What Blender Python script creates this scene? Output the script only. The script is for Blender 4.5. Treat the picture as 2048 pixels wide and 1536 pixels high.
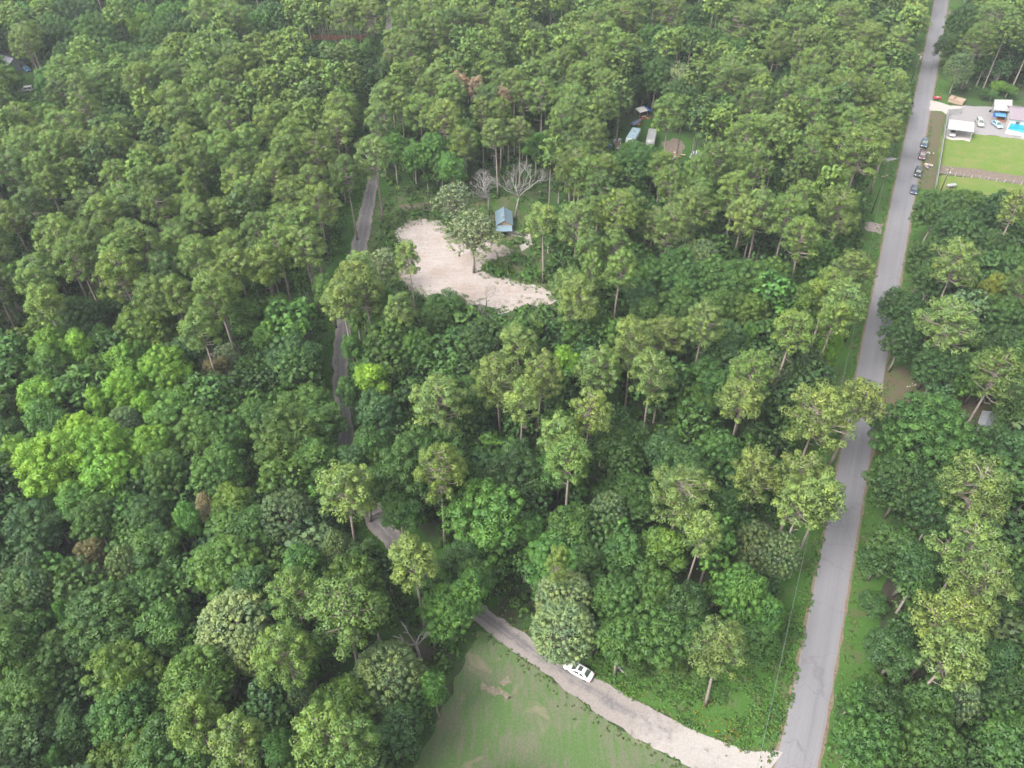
import bpy, bmesh, math, random
import numpy as np
from mathutils import Vector, noise as mnoise
from mathutils.geometry import tessellate_polygon

for o in list(bpy.data.objects):
    bpy.data.objects.remove(o)
S = bpy.context.scene
COL = S.collection
R = math.radians

# ------------------------------------------------------------------ camera, light, exposure
CAM_H, PITCH, FPX = 118.0, 43.8, 1620.0          # drone height (m), tilt below the horizon, focal length in photo pixels
cam = bpy.data.cameras.new('camera'); cam.sensor_width = 36.0; cam.lens = FPX / 2048 * 36
cam.clip_end = 3000; cam.clip_start = 1.0
camo = bpy.data.objects.new('camera', cam); COL.objects.link(camo)
camo.location = (0, 0, CAM_H); camo.rotation_euler = (R(90 - PITCH), 0, 0)
S.camera = camo

SUN_EL, SUN_AZ = 50.0, 236.0      # compass style: 0 = +Y, 90 = +X : light from behind the camera, from its port side
W = bpy.data.worlds.new('World'); S.world = W; W.use_nodes = True
wn, wl = W.node_tree.nodes, W.node_tree.links
for n in list(wn): wn.remove(n)
sky = wn.new('ShaderNodeTexSky'); sky.sky_type = 'NISHITA'; sky.sun_disc = False
sky.sun_elevation = R(SUN_EL); sky.sun_rotation = R(SUN_AZ); sky.dust_density = 4.0; sky.air_density = 1.0
hs = wn.new('ShaderNodeHueSaturation'); hs.inputs['Saturation'].default_value = 0.20
bg = wn.new('ShaderNodeBackground'); bg.inputs['Strength'].default_value = 0.15
wo = wn.new('ShaderNodeOutputWorld')
wl.new(sky.outputs[0], hs.inputs['Color']); wl.new(hs.outputs[0], bg.inputs['Color']); wl.new(bg.outputs[0], wo.inputs[0])
sun = bpy.data.lights.new('sun', 'SUN'); sun.energy = 1.1; sun.angle = R(22); sun.color = (1.0, 0.96, 0.9)
suno = bpy.data.objects.new('sun', sun); COL.objects.link(suno)
sd = Vector((math.sin(R(SUN_AZ)) * math.cos(R(SUN_EL)), math.cos(R(SUN_AZ)) * math.cos(R(SUN_EL)), math.sin(R(SUN_EL))))
suno.rotation_euler = sd.to_track_quat('Z', 'Y').to_euler(); suno.location = sd * 300
S.view_settings.view_transform = 'Standard'; S.view_settings.look = 'None'
S.view_settings.exposure = 2.25; S.view_settings.gamma = 1.0; S.view_settings.use_curve_mapping = False
S.render.engine = 'CYCLES'
S.cycles.max_bounces = 5; S.cycles.diffuse_bounces = 4; S.cycles.glossy_bounces = 2
S.cycles.transmission_bounces = 3; S.cycles.volume_bounces = 0; S.cycles.use_denoising = True
S.cycles.caustics_reflective = False; S.cycles.caustics_refractive = False

rnd = random.Random(11)
rng = np.random.default_rng(7)

# ------------------------------------------------------------------ photo pixel <-> ground (photo is 2048 x 1536)
_p = R(PITCH)
FWD = Vector((0, math.cos(_p), -math.sin(_p))); UPV = Vector((0, math.sin(_p), math.cos(_p)))
def P(x, y, z=0.0):
    d = FWD + Vector((1, 0, 0)) * ((x - 1024) / FPX) + UPV * ((768 - y) / FPX)
    t = (z - CAM_H) / d.z
    return Vector((d.x * t, d.y * t, z))
def depth(p):
    return (p - Vector((0, 0, CAM_H))).dot(FWD)
def PIX(p):
    q = p - Vector((0, 0, CAM_H)); w = q.dot(FWD)
    return 1024 + q.x / w * FPX, 768 - q.dot(UPV) / w * FPX
def inside(pt, poly):
    x, y = pt; c = False; j = len(poly) - 1
    for i in range(len(poly)):
        xi, yi = poly[i][0], poly[i][1]; xj, yj = poly[j][0], poly[j][1]
        if (yi > y) != (yj > y) and x < (xj - xi) * (y - yi) / (yj - yi) + xi: c = not c
        j = i
    return c
def segd(px, py, ax, ay, bx, by):
    dx, dy = bx - ax, by - ay; L = dx * dx + dy * dy
    t = 0 if L == 0 else max(0, min(1, ((px - ax) * dx + (py - ay) * dy) / L))
    return math.hypot(px - ax - t * dx, py - ay - t * dy)
def polyd(pt, poly):                      # distance to a polygon, 0 inside
    if inside(pt, poly): return 0.0
    return min(segd(pt[0], pt[1], *poly[i - 1][:2], *poly[i][:2]) for i in range(len(poly)))

# ------------------------------------------------------------------ materials
def new_mat(name):
    m = bpy.data.materials.new(name); m.use_nodes = True
    nt = m.node_tree; nt.nodes.clear()
    out = nt.nodes.new('ShaderNodeOutputMaterial')
    return m, nt, out
def ramp(nt, fac, stops):
    r = nt.nodes.new('ShaderNodeValToRGB'); e = r.color_ramp.elements
    while len(e) < len(stops): e.new(0.5)
    for k, (pos, c) in enumerate(stops):
        e[k].position = pos; e[k].color = (*c, 1)
    nt.links.new(fac, r.inputs[0]); return r.outputs[0]
def noise_tex(nt, scale, detail=5, rough=0.6, vec=None, dist=0.0):
    n = nt.nodes.new('ShaderNodeTexNoise'); n.inputs['Scale'].default_value = scale
    n.inputs['Detail'].default_value = detail; n.inputs['Roughness'].default_value = rough; n.inputs['Distortion'].default_value = dist
    if vec is None:
        g = nt.nodes.new('ShaderNodeNewGeometry'); vec = g.outputs['Position']
    nt.links.new(vec, n.inputs['Vector']); return n.outputs['Fac']
def mixc(nt, fac, a, b, mode='MIX'):
    m = nt.nodes.new('ShaderNodeMix'); m.data_type = 'RGBA'; m.blend_type = mode
    for inp, v in ((m.inputs[0], fac), (m.inputs[6], a), (m.inputs[7], b)):
        if hasattr(v, 'links') or hasattr(v, 'is_linked'): nt.links.new(v, inp)
        else: inp.default_value = v if not isinstance(v, tuple) else (*v, 1)
    return m.outputs[2]
def math_n(nt, op, a, b=None, clamp=False):
    m = nt.nodes.new('ShaderNodeMath'); m.operation = op; m.use_clamp = clamp
    for i, v in enumerate((a, b)):
        if v is None: continue
        if hasattr(v, 'is_linked'): nt.links.new(v, m.inputs[i])
        else: m.inputs[i].default_value = v
    return m.outputs[0]
def maprange(nt, v, a, b, c=0.0, d=1.0):
    m = nt.nodes.new('ShaderNodeMapRange'); nt.links.new(v, m.inputs[0])
    for i, x in enumerate((a, b, c, d)): m.inputs[i + 1].default_value = x
    return m.outputs[0]
def finish(nt, out, color, rough=0.9, spec=0.2, bump=None, bstr=0.4, bdist=0.1, metal=0.0):
    b = nt.nodes.new('ShaderNodeBsdfPrincipled')
    if hasattr(color, 'is_linked'): nt.links.new(color, b.inputs['Base Color'])
    else: b.inputs['Base Color'].default_value = (*color, 1)
    b.inputs['Roughness'].default_value = rough; b.inputs['Specular IOR Level'].default_value = spec; b.inputs['Metallic'].default_value = metal
    if bump is not None:
        bn = nt.nodes.new('ShaderNodeBump'); bn.inputs['Strength'].default_value = bstr; bn.inputs['Distance'].default_value = bdist
        nt.links.new(bump, bn.inputs['Height']); nt.links.new(bn.outputs[0], b.inputs['Normal'])
    nt.links.new(b.outputs[0], out.inputs[0]); return b
def surf(name, stops, scale, rough=0.9, spec=0.2, bump=0.0, bdist=0.1, metal=0.0, detail=6):
    """surface with a noise-driven colour spread"""
    m, nt, out = new_mat(name)
    f = noise_tex(nt, scale, detail, 0.65)
    c = ramp(nt, f, stops)
    finish(nt, out, c, rough, spec, f if bump else None, bump, bdist, metal); return m
def paint(name, c, rough=0.35, spec=0.5, metal=0.0, dirt=0.12):
    m, nt, out = new_mat(name)
    f = noise_tex(nt, 2.3, 6, 0.7)
    d = tuple(x * (1 - dirt * 2) for x in c)
    col = ramp(nt, f, [(0.3, d), (0.6, c)])
    finish(nt, out, col, rough, spec, metal=metal); return m

def foliage(name, by_object=True):
    m, nt, out = new_mat(name)
    if by_object:
        t = nt.nodes.new('ShaderNodeObjectInfo'); tint = t.outputs['Color']
    else:
        t = nt.nodes.new('ShaderNodeAttribute'); t.attribute_name = 'tint'; tint = t.outputs['Color']
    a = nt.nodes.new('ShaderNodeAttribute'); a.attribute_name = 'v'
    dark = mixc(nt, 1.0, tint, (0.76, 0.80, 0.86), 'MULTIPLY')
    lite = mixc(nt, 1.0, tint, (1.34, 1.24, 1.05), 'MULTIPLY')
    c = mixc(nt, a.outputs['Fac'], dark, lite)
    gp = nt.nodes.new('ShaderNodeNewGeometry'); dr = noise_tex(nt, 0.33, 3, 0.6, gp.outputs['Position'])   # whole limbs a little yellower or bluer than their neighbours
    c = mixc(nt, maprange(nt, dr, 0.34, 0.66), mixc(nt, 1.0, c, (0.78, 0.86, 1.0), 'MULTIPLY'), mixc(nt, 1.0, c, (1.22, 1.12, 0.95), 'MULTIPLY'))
    d = nt.nodes.new('ShaderNodeBsdfPrincipled'); d.inputs['Roughness'].default_value = 0.55; d.inputs['Specular IOR Level'].default_value = 0.30
    nt.links.new(c, d.inputs['Base Color'])
    na = nt.nodes.new('ShaderNodeAttribute'); na.attribute_name = 'puff'          # outward direction of the leaf clump, so that leaves shade as one soft mass
    vt = nt.nodes.new('ShaderNodeVectorTransform'); vt.vector_type = 'NORMAL'; vt.convert_from = 'OBJECT'; vt.convert_to = 'WORLD'
    nt.links.new(na.outputs['Vector'], vt.inputs[0]); gg = nt.nodes.new('ShaderNodeNewGeometry')
    vm = nt.nodes.new('ShaderNodeMix'); vm.data_type = 'VECTOR'; vm.inputs[0].default_value = 0.86
    nt.links.new(gg.outputs['Normal'], vm.inputs[4]); nt.links.new(vt.outputs[0], vm.inputs[5])
    nn = nt.nodes.new('ShaderNodeVectorMath'); nn.operation = 'NORMALIZE'; nt.links.new(vm.outputs[1], nn.inputs[0]); nt.links.new(nn.outputs[0], d.inputs['Normal'])
    tr = nt.nodes.new('ShaderNodeBsdfTranslucent')
    c2 = mixc(nt, 1.0, c, (1.1, 1.3, 0.6), 'MULTIPLY'); nt.links.new(c2, tr.inputs['Color'])
    mx = nt.nodes.new('ShaderNodeMixShader'); mx.inputs[0].default_value = 0.40
    nt.links.new(d.outputs[0], mx.inputs[1]); nt.links.new(tr.outputs[0], mx.inputs[2]); nt.links.new(mx.outputs[0], out.inputs[0])
    return m
M = {}
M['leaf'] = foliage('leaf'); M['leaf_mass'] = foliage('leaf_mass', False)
M['pine_bark'] = surf('pine_bark', [(0.3, (0.10, 0.08, 0.068)), (0.55, (0.19, 0.155, 0.135)), (0.75, (0.27, 0.235, 0.21))], 3.0)
M['bark'] = surf('bark', [(0.3, (0.13, 0.11, 0.09)), (0.6, (0.26, 0.23, 0.20)), (0.8, (0.36, 0.33, 0.30))], 3.0)
M['dead_wood'] = surf('dead_wood', [(0.3, (0.105, 0.095, 0.092)), (0.65, (0.20, 0.185, 0.18))], 4.0)

def ground_mat():
    m, nt, out = new_mat('forest_floor')
    a = noise_tex(nt, 0.09, 5, 0.6); b = noise_tex(nt, 1.6, 7, 0.7)
    litter = ramp(nt, b, [(0.3, (0.016, 0.016, 0.011)), (0.6, (0.036, 0.032, 0.022)), (0.8, (0.06, 0.05, 0.036))])
    green = ramp(nt, b, [(0.3, (0.016, 0.034, 0.010)), (0.7, (0.034, 0.068, 0.018))])
    finish(nt, out, mixc(nt, maprange(nt, a, 0.46, 0.62), green, litter), 0.95, 0.1, b, 0.5, 0.2); return m
M['ground'] = ground_mat()
def grass_mat(name, g1, g2, dry, dry_lo, dry_hi, sc=0.35):
    m, nt, out = new_mat(name)
    a = noise_tex(nt, sc, 6, 0.68, dist=0.4); b = noise_tex(nt, 2.6, 6, 0.75)
    green = ramp(nt, b, [(0.3, g1), (0.7, g2)])
    dryc = ramp(nt, b, [(0.3, tuple(x * 0.7 for x in dry)), (0.7, dry)])
    finish(nt, out, mixc(nt, maprange(nt, a, dry_lo, dry_hi), green, dryc), 0.95, 0.1, b, 0.6, 0.15); return m
M['verge'] = grass_mat('verge_grass', (0.020, 0.054, 0.010), (0.046, 0.098, 0.018), (0.076, 0.066, 0.038), 0.50, 0.74)
M['lush'] = grass_mat('lush_grass', (0.016, 0.044, 0.008), (0.035, 0.078, 0.014), (0.062, 0.064, 0.027), 0.60, 0.85)
M['lawn'] = grass_mat('lawn_grass', (0.048, 0.082, 0.014), (0.090, 0.129, 0.027), (0.133, 0.129, 0.047), 0.45, 0.75, 0.25)
M['brown'] = grass_mat('brown_yard', (0.043, 0.058, 0.022), (0.066, 0.074, 0.033), (0.090, 0.066, 0.048), 0.35, 0.62)
def field_mat():
    m, nt, out = new_mat('mown_field')
    g = nt.nodes.new('ShaderNodeNewGeometry')
    mp = nt.nodes.new('ShaderNodeMapping'); mp.inputs['Rotation'].default_value = (0, 0, R(-12)); mp.inputs['Scale'].default_value = (1.0, 0.22, 1)
    nt.links.new(g.outputs['Position'], mp.inputs[0])
    st = noise_tex(nt, 1.1, 6, 0.7, mp.outputs[0], 0.6)
    a = noise_tex(nt, 0.16, 5, 0.6); b = noise_tex(nt, 3.0, 6, 0.75)
    green = ramp(nt, b, [(0.3, (0.036, 0.068, 0.020)), (0.7, (0.066, 0.106, 0.038))])
    pale = ramp(nt, b, [(0.3, (0.060, 0.072, 0.040)), (0.7, (0.098, 0.100, 0.064))])
    f = math_n(nt, 'ADD', math_n(nt, 'MULTIPLY', st, 0.6), math_n(nt, 'MULTIPLY', a, 0.5))
    c = mixc(nt, maprange(nt, f, 0.49, 0.62), green, pale)
    bare = noise_tex(nt, 0.22, 4, 0.55, dist=0.8)
    c = mixc(nt, maprange(nt, bare, 0.58, 0.74, 0.0, 0.75), c, (0.155, 0.118, 0.096))
    finish(nt, out, c, 0.95, 0.1, b, 0.5, 0.12); return m
M['field'] = field_mat()
def sand_mat():
    m, nt, out = new_mat('sand')
    g = nt.nodes.new('ShaderNodeNewGeometry')
    mp = nt.nodes.new('ShaderNodeMapping'); mp.inputs['Rotation'].default_value = (0, 0, R(62)); mp.inputs['Scale'].default_value = (0.18, 1.0, 1)
    nt.links.new(g.outputs['Position'], mp.inputs[0])
    st = noise_tex(nt, 0.7, 6, 0.7, mp.outputs[0], 1.0); a = noise_tex(nt, 0.12, 5, 0.6)
    c1 = ramp(nt, st, [(0.3, (0.205, 0.168, 0.148)), (0.55, (0.262, 0.222, 0.202)), (0.8, (0.31, 0.277, 0.26))])
    fine = noise_tex(nt, 1.6, 8, 0.8, dist=0.8); c1 = mixc(nt, maprange(nt, fine, 0.40, 0.66, 0.0, 0.75), c1, (0.335, 0.305, 0.287))
    c1 = mixc(nt, maprange(nt, noise_tex(nt, 0.5, 6, 0.7, dist=1.5), 0.60, 0.68, 0.0, 0.5), c1, (0.135, 0.108, 0.085))
    c = mixc(nt, maprange(nt, a, 0.50, 0.62, 0.0, 0.7), c1, (0.225, 0.18, 0.155))
    finish(nt, out, c, 0.95, 0.1, math_n(nt, 'ADD', st, fine), 1.0, 0.4); return m
M['sand'] = sand_mat()
def uv_mat_road():
    m, nt, out = new_mat('worn_asphalt')
    uv = nt.nodes.new('ShaderNodeUVMap'); sp = nt.nodes.new('ShaderNodeSeparateXYZ'); nt.links.new(uv.outputs[0], sp.inputs[0])
    mp = nt.nodes.new('ShaderNodeMapping'); mp.inputs['Scale'].default_value = (16, 0.05, 1); nt.links.new(uv.outputs[0], mp.inputs[0])
    st = noise_tex(nt, 0.6, 4, 0.6, mp.outputs[0]); a = noise_tex(nt, 0.07, 4, 0.6); b = noise_tex(nt, 5.0, 6, 0.8)
    base = ramp(nt, b, [(0.3, (0.094, 0.091, 0.098)), (0.7, (0.132, 0.128, 0.135))])
    # two wheel paths, polished paler; the crown between them darker with oil
    u = sp.outputs[0]
    oil = math_n(nt, 'SUBTRACT', 1.0, math_n(nt, 'MULTIPLY', math_n(nt, 'ABSOLUTE', math_n(nt, 'SUBTRACT', u, 0.66)), 7.0), True)
    c = mixc(nt, math_n(nt, 'MULTIPLY', oil, 0.38), base, (0.080, 0.080, 0.087))
    c = mixc(nt, maprange(nt, st, 0.35, 0.7, 0.0, 0.30), c, (0.175, 0.170, 0.175))
    c = mixc(nt, maprange(nt, a, 0.42, 0.62, 0.0, 0.35), c, (0.105, 0.103, 0.110))
    patch = noise_tex(nt, 0.35, 3, 0.5, dist=0.5)
    c = mixc(nt, maprange(nt, patch, 0.68, 0.70, 0.0, 0.45), c, (0.085, 0.085, 0.09))
    cr = nt.nodes.new('ShaderNodeTexVoronoi'); cr.feature = 'DISTANCE_TO_EDGE'; cr.inputs['Scale'].default_value = 0.11
    gpos = nt.nodes.new('ShaderNodeNewGeometry'); wob = nt.nodes.new('ShaderNodeTexNoise'); wob.inputs['Scale'].default_value = 0.5; nt.links.new(gpos.outputs['Position'], wob.inputs['Vector'])
    vadd = nt.nodes.new('ShaderNodeVectorMath'); vadd.operation = 'MULTIPLY_ADD'; vadd.inputs[1].default_value = (4, 4, 0); nt.links.new(wob.outputs['Color'], vadd.inputs[0]); nt.links.new(gpos.outputs['Position'], vadd.inputs[2]); nt.links.new(vadd.outputs[0], cr.inputs['Vector'])
    c = mixc(nt, maprange(nt, cr.outputs['Distance'], 0.0, 0.013, 0.34, 0.0), c, (0.05, 0.05, 0.053))
    eg = math_n(nt, 'ABSOLUTE', math_n(nt, 'SUBTRACT', u, 0.5)); edge_n = noise_tex(nt, 0.8, 5, 0.7)
    c = mixc(nt, maprange(nt, math_n(nt, 'ADD', eg, math_n(nt, 'MULTIPLY', edge_n, 0.10)), 0.505, 0.545, 0.0, 0.75), c, (0.135, 0.112, 0.092))
    finish(nt, out, c, 0.85, 0.3, b, 0.25, 0.03); return m
M['road'] = uv_mat_road()
M['shoulder'] = surf('dirt_shoulder', [(0.3, (0.070, 0.051, 0.037)), (0.55, (0.113, 0.086, 0.062)), (0.8, (0.156, 0.121, 0.094))], 1.8, bump=0.4)
def lane_mat():
    m, nt, out = new_mat('broken_lane')
    uv = nt.nodes.new('ShaderNodeUVMap'); sp = nt.nodes.new('ShaderNodeSeparateXYZ'); nt.links.new(uv.outputs[0], sp.inputs[0])
    u, v = sp.outputs[0], sp.outputs[1]
    a = noise_tex(nt, 0.45, 6, 0.7, dist=0.6); b = noise_tex(nt, 4.0, 6, 0.8)
    asph = ramp(nt, b, [(0.3, (0.070, 0.064, 0.066)), (0.7, (0.120, 0.110, 0.110))])
    dirt = ramp(nt, b, [(0.3, (0.118, 0.104, 0.097)), (0.7, (0.192, 0.170, 0.158))])
    sandc = ramp(nt, b, [(0.3, (0.172, 0.156, 0.143)), (0.7, (0.250, 0.233, 0.218))])
    # dirt creeps in from both edges (u = 0 and 1) with a ragged limit; the mouth at the road (small v) is pale sand
    e = math_n(nt, 'ABSOLUTE', math_n(nt, 'SUBTRACT', u, 0.52))
    f = math_n(nt, 'ADD', math_n(nt, 'MULTIPLY', e, 2.0), math_n(nt, 'MULTIPLY', math_n(nt, 'SUBTRACT', a, 0.5), 1.5))
    near = maprange(nt, v, 20.0, 62.0, 1.0, 0.0)
    c = mixc(nt, maprange(nt, math_n(nt, 'ADD', f, math_n(nt, 'MULTIPLY', near, 0.55)), 0.45, 0.85), asph, dirt)
    c = mixc(nt, maprange(nt, math_n(nt, 'ADD', math_n(nt, 'MULTIPLY', a, 0.8), maprange(nt, v, 6.0, 34.0, 0.62, -0.2)), 0.62, 0.86), c, sandc)
    # pale wheel ruts along the lane
    rut = math_n(nt, 'SUBTRACT', 1.0, math_n(nt, 'MULTIPLY', math_n(nt, 'ABSOLUTE', math_n(nt, 'SUBTRACT', u, 0.5)), 16.0), True)
    c = mixc(nt, math_n(nt, 'MULTIPLY', rut, maprange(nt, a, 0.35, 0.6, 0.0, 0.6)), c, (0.19, 0.175, 0.168))
    hole = noise_tex(nt, 0.6, 5, 0.65, dist=1.0)
    c = mixc(nt, maprange(nt, hole, 0.60, 0.68, 0.0, 0.6), c, (0.075, 0.066, 0.062))
    finish(nt, out, c, 0.92, 0.15, b, 0.5, 0.06); return m
M['lane'] = lane_mat()
M['gravel'] = surf('grey_gravel', [(0.3, (0.125, 0.117, 0.119)), (0.7, (0.172, 0.162, 0.162))], 2.5, bump=0.4)
M['pale_gravel'] = surf('pale_gravel', [(0.3, (0.192, 0.173, 0.157)), (0.7, (0.269, 0.246, 0.227))], 2.0, bump=0.4)
M['dirt'] = surf('bare_dirt', [(0.3, (0.065, 0.050, 0.040)), (0.7, (0.125, 0.097, 0.080))], 1.2, bump=0.5)
M['pink_gravel'] = surf('pink_gravel', [(0.3, (0.125, 0.10, 0.092)), (0.7, (0.19, 0.16, 0.148))], 2.2, bump=0.4)
M['scrape'] = surf('scraped_earth', [(0.3, (0.06, 0.075, 0.035)), (0.5, (0.115, 0.098, 0.072)), (0.68, (0.165, 0.128, 0.108))], 2.2, bump=0.4)
M['concrete'] = surf('concrete', [(0.3, (0.226, 0.207, 0.195)), (0.7, (0.296, 0.277, 0.261))], 1.0)
M['white'] = paint('white_metal', (0.235, 0.235, 0.23), 0.4)
M['offwhite'] = paint('off_white_paint', (0.343, 0.335, 0.320), 0.5)
M['glass'] = paint('dark_glass', (0.045, 0.060, 0.045), 0.05, 0.9, dirt=0.05)  # slight green in the base colour stands in for reflections in the panes
M['tyre'] = paint('tyre_rubber', (0.02, 0.02, 0.02), 0.8, 0.2)
M['chrome'] = paint('bare_metal', (0.55, 0.56, 0.57), 0.3, 0.5, 0.9)
M['red_light'] = paint('red_lens', (0.45, 0.02, 0.02), 0.25)
M['lamp_lens'] = paint('clear_lens', (0.6, 0.62, 0.62), 0.15)
M['wood_pole'] = surf('creosote_pole', [(0.3, (0.035, 0.028, 0.022)), (0.7, (0.07, 0.055, 0.045))], 4.0)
M['wire'] = paint('wire', (0.10, 0.13, 0.12), 0.5)
M['galv'] = paint('galvanised_sheet', (0.257, 0.273, 0.289), 0.45, 0.5, 0.35)
M['blue_roof'] = paint('pale_blue_metal_roof', (0.115, 0.165, 0.195), 0.4, 0.5)
M['plank'] = surf('weathered_plank', [(0.3, (0.20, 0.14, 0.10)), (0.7, (0.36, 0.27, 0.20))], 3.0)
M['tan'] = paint('tan_panel', (0.242, 0.176, 0.129), 0.6)
M['mauve'] = paint('mauve_shingle', (0.144, 0.117, 0.133), 0.7)
M['turq'] = paint('turquoise_liner_water', (0.003, 0.17, 0.30), 0.12, 0.5, dirt=0.06)
M['blue'] = paint('blue_tarp', (0.02, 0.10, 0.42), 0.5)
M['rust'] = surf('rusty_board', [(0.3, (0.16, 0.065, 0.04)), (0.7, (0.27, 0.13, 0.09))], 2.0)
M['slate'] = paint('grey_shingle', (0.156, 0.156, 0.179), 0.7)
M['orange'] = paint('orange_petal', (0.36, 0.20, 0.015), 0.7)

# ------------------------------------------------------------------ object helpers
def tag(o, label=None, cat=None, group=None, kind=None):
    if label: o['label'] = label
    if cat: o['category'] = cat
    if group: o['group'] = group
    if kind: o['kind'] = kind
    return o
def empty(name, loc=(0, 0, 0), rz=0.0):
    o = bpy.data.objects.new(name, None); COL.objects.link(o); o.location = loc; o.rotation_euler = (0, 0, rz)
    o.empty_display_size = 0.5; return o
def link(name, me, parent=None):
    o = bpy.data.objects.new(name, me); COL.objects.link(o)
    if parent is not None: o.parent = parent
    return o
class MB:
    """collects shapes into one mesh"""
    def __init__(s): s.v, s.f = [], []
    def add(s, vs, fs):
        b = len(s.v); s.v += [tuple(x) for x in vs]; s.f += [tuple(i + b for i in f) for f in fs]; return s
    def box(s, c, d, rz=0.0, taper=1.0):
        x, y, z = d[0] / 2, d[1] / 2, d[2] / 2; ca, sa = math.cos(rz), math.sin(rz); vs = []
        for k in (-1, 1):
            t = taper if k > 0 else 1.0
            for i, j in ((-1, -1), (1, -1), (1, 1), (-1, 1)):
                vs.append((c[0] + (i * x * t) * ca - (j * y * t) * sa, c[1] + (i * x * t) * sa + (j * y * t) * ca, c[2] + k * z))
        return s.add(vs, [(3, 2, 1, 0), (4, 5, 6, 7), (0, 1, 5, 4), (1, 2, 6, 5), (2, 3, 7, 6), (3, 0, 4, 7)])
    def slab(s, top, th):
        """four top corners, thickness downwards"""
        n = len(top); vs = [tuple(p) for p in top] + [(p[0], p[1], p[2] - th) for p in top]
        fs = [tuple(range(n)), tuple(range(2 * n - 1, n - 1, -1))] + [(i, n + i, n + (i + 1) % n, (i + 1) % n) for i in range(n)]
        return s.add(vs, fs)
    def tube(s, pts, rad, sides=6, cap=True):
        pts = [Vector(p) for p in pts]; vs, fs = [], []
        for i, p in enumerate(pts):
            t = (pts[min(i + 1, len(pts) - 1)] - pts[max(i - 1, 0)]); t = t.normalized() if t.length > 1e-6 else Vector((0, 0, 1))
            a = t.cross(Vector((0.31, 0.2, 0.93))); a = a.normalized() if a.length > 1e-3 else Vector((1, 0, 0)); b = t.cross(a)
            r = rad[i] if isinstance(rad, (list, tuple)) else rad
            for k in range(sides):
                an = 2 * math.pi * k / sides; vs.append(p + a * (r * math.cos(an)) + b * (r * math.sin(an)))
        for i in range(len(pts) - 1):
            for k in range(sides):
                k2 = (k + 1) % sides; fs.append((i * sides + k, i * sides + k2, (i + 1) * sides + k2, (i + 1) * sides + k))
        if cap: fs += [tuple(range(sides - 1, -1, -1)), tuple(range((len(pts) - 1) * sides, len(pts) * sides))]
        return s.add(vs, fs)
    def lathe(s, prof, c=(0, 0, 0), sides=12, axis='z'):
        vs, fs = [], []
        for r, h in prof:
            for k in range(sides):
                an = 2 * math.pi * k / sides; x, y = r * math.cos(an), r * math.sin(an)
                q = {'z': (x, y, h), 'y': (x, h, y), 'x': (h, x, y)}[axis]; vs.append((c[0] + q[0], c[1] + q[1], c[2] + q[2]))
        for i in range(len(prof) - 1):
            for k in range(sides):
                k2 = (k + 1) % sides; fs.append((i * sides + k, i * sides + k2, (i + 1) * sides + k2, (i + 1) * sides + k))
        fs += [tuple(range(sides)), tuple(range((len(prof) - 1) * sides, len(prof) * sides))]
        return s.add(vs, fs)
    def mesh(s, name, mat, smooth=False):
        me = bpy.data.meshes.new(name); me.from_pydata(s.v, [], s.f)
        me.materials.append(M[mat] if isinstance(mat, str) else mat)
        bm = bmesh.new(); bm.from_mesh(me); bmesh.ops.recalc_face_normals(bm, faces=bm.faces); bm.to_mesh(me); bm.free()
        if smooth:
            for p in me.polygons: p.use_smooth = True
        return me
    def build(s, name, mat, parent=None, smooth=False): return link(name, s.mesh(name, mat, smooth), parent)

def ragged(poly, amp=0.5, step=0.7, seed=0.0, sc=0.35):
    """world polygon with its edge broken up"""
    out = []
    for i in range(len(poly)):
        a, b = Vector(poly[i - 1]), Vector(poly[i]); n = max(1, int((b - a).length / step))
        for k in range(n):
            p = a.lerp(b, k / n); q = Vector((p.x * sc + seed, p.y * sc, seed))
            p = p + Vector((mnoise.noise(q), mnoise.noise(q + Vector((31, 7, 3))), 0)) * amp * 1.6 + Vector((mnoise.noise(q * 4.1), mnoise.noise(q * 4.3 + Vector((5, 9, 1))), 0)) * amp * 0.7
            out.append(p)
    return out
LEVEL = [0.0]
def sheet(name, poly, mat, z, label, amp=0.5, step=0.7, kind='structure', sc=0.35):
    pts = ragged(poly, amp, step, len(name) * 1.7 + z * 50, sc) if amp else [Vector(p) for p in poly]
    pts = [Vector((p.x, p.y, z)) for p in pts]
    tris = tessellate_polygon([pts])
    me = bpy.data.meshes.new(name); me.from_pydata([tuple(p) for p in pts], [], [tuple(t) for t in tris]); me.materials.append(M[mat])
    bm = bmesh.new(); bm.from_mesh(me)
    for f in bm.faces:
        if f.normal.z < 0: f.normal_flip()
    bm.to_mesh(me); bm.free()
    return tag(link(name, me), label, name.replace('_', ' '), kind=kind)
def px(*pts): return [P(x, y) for x, y in pts]
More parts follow.
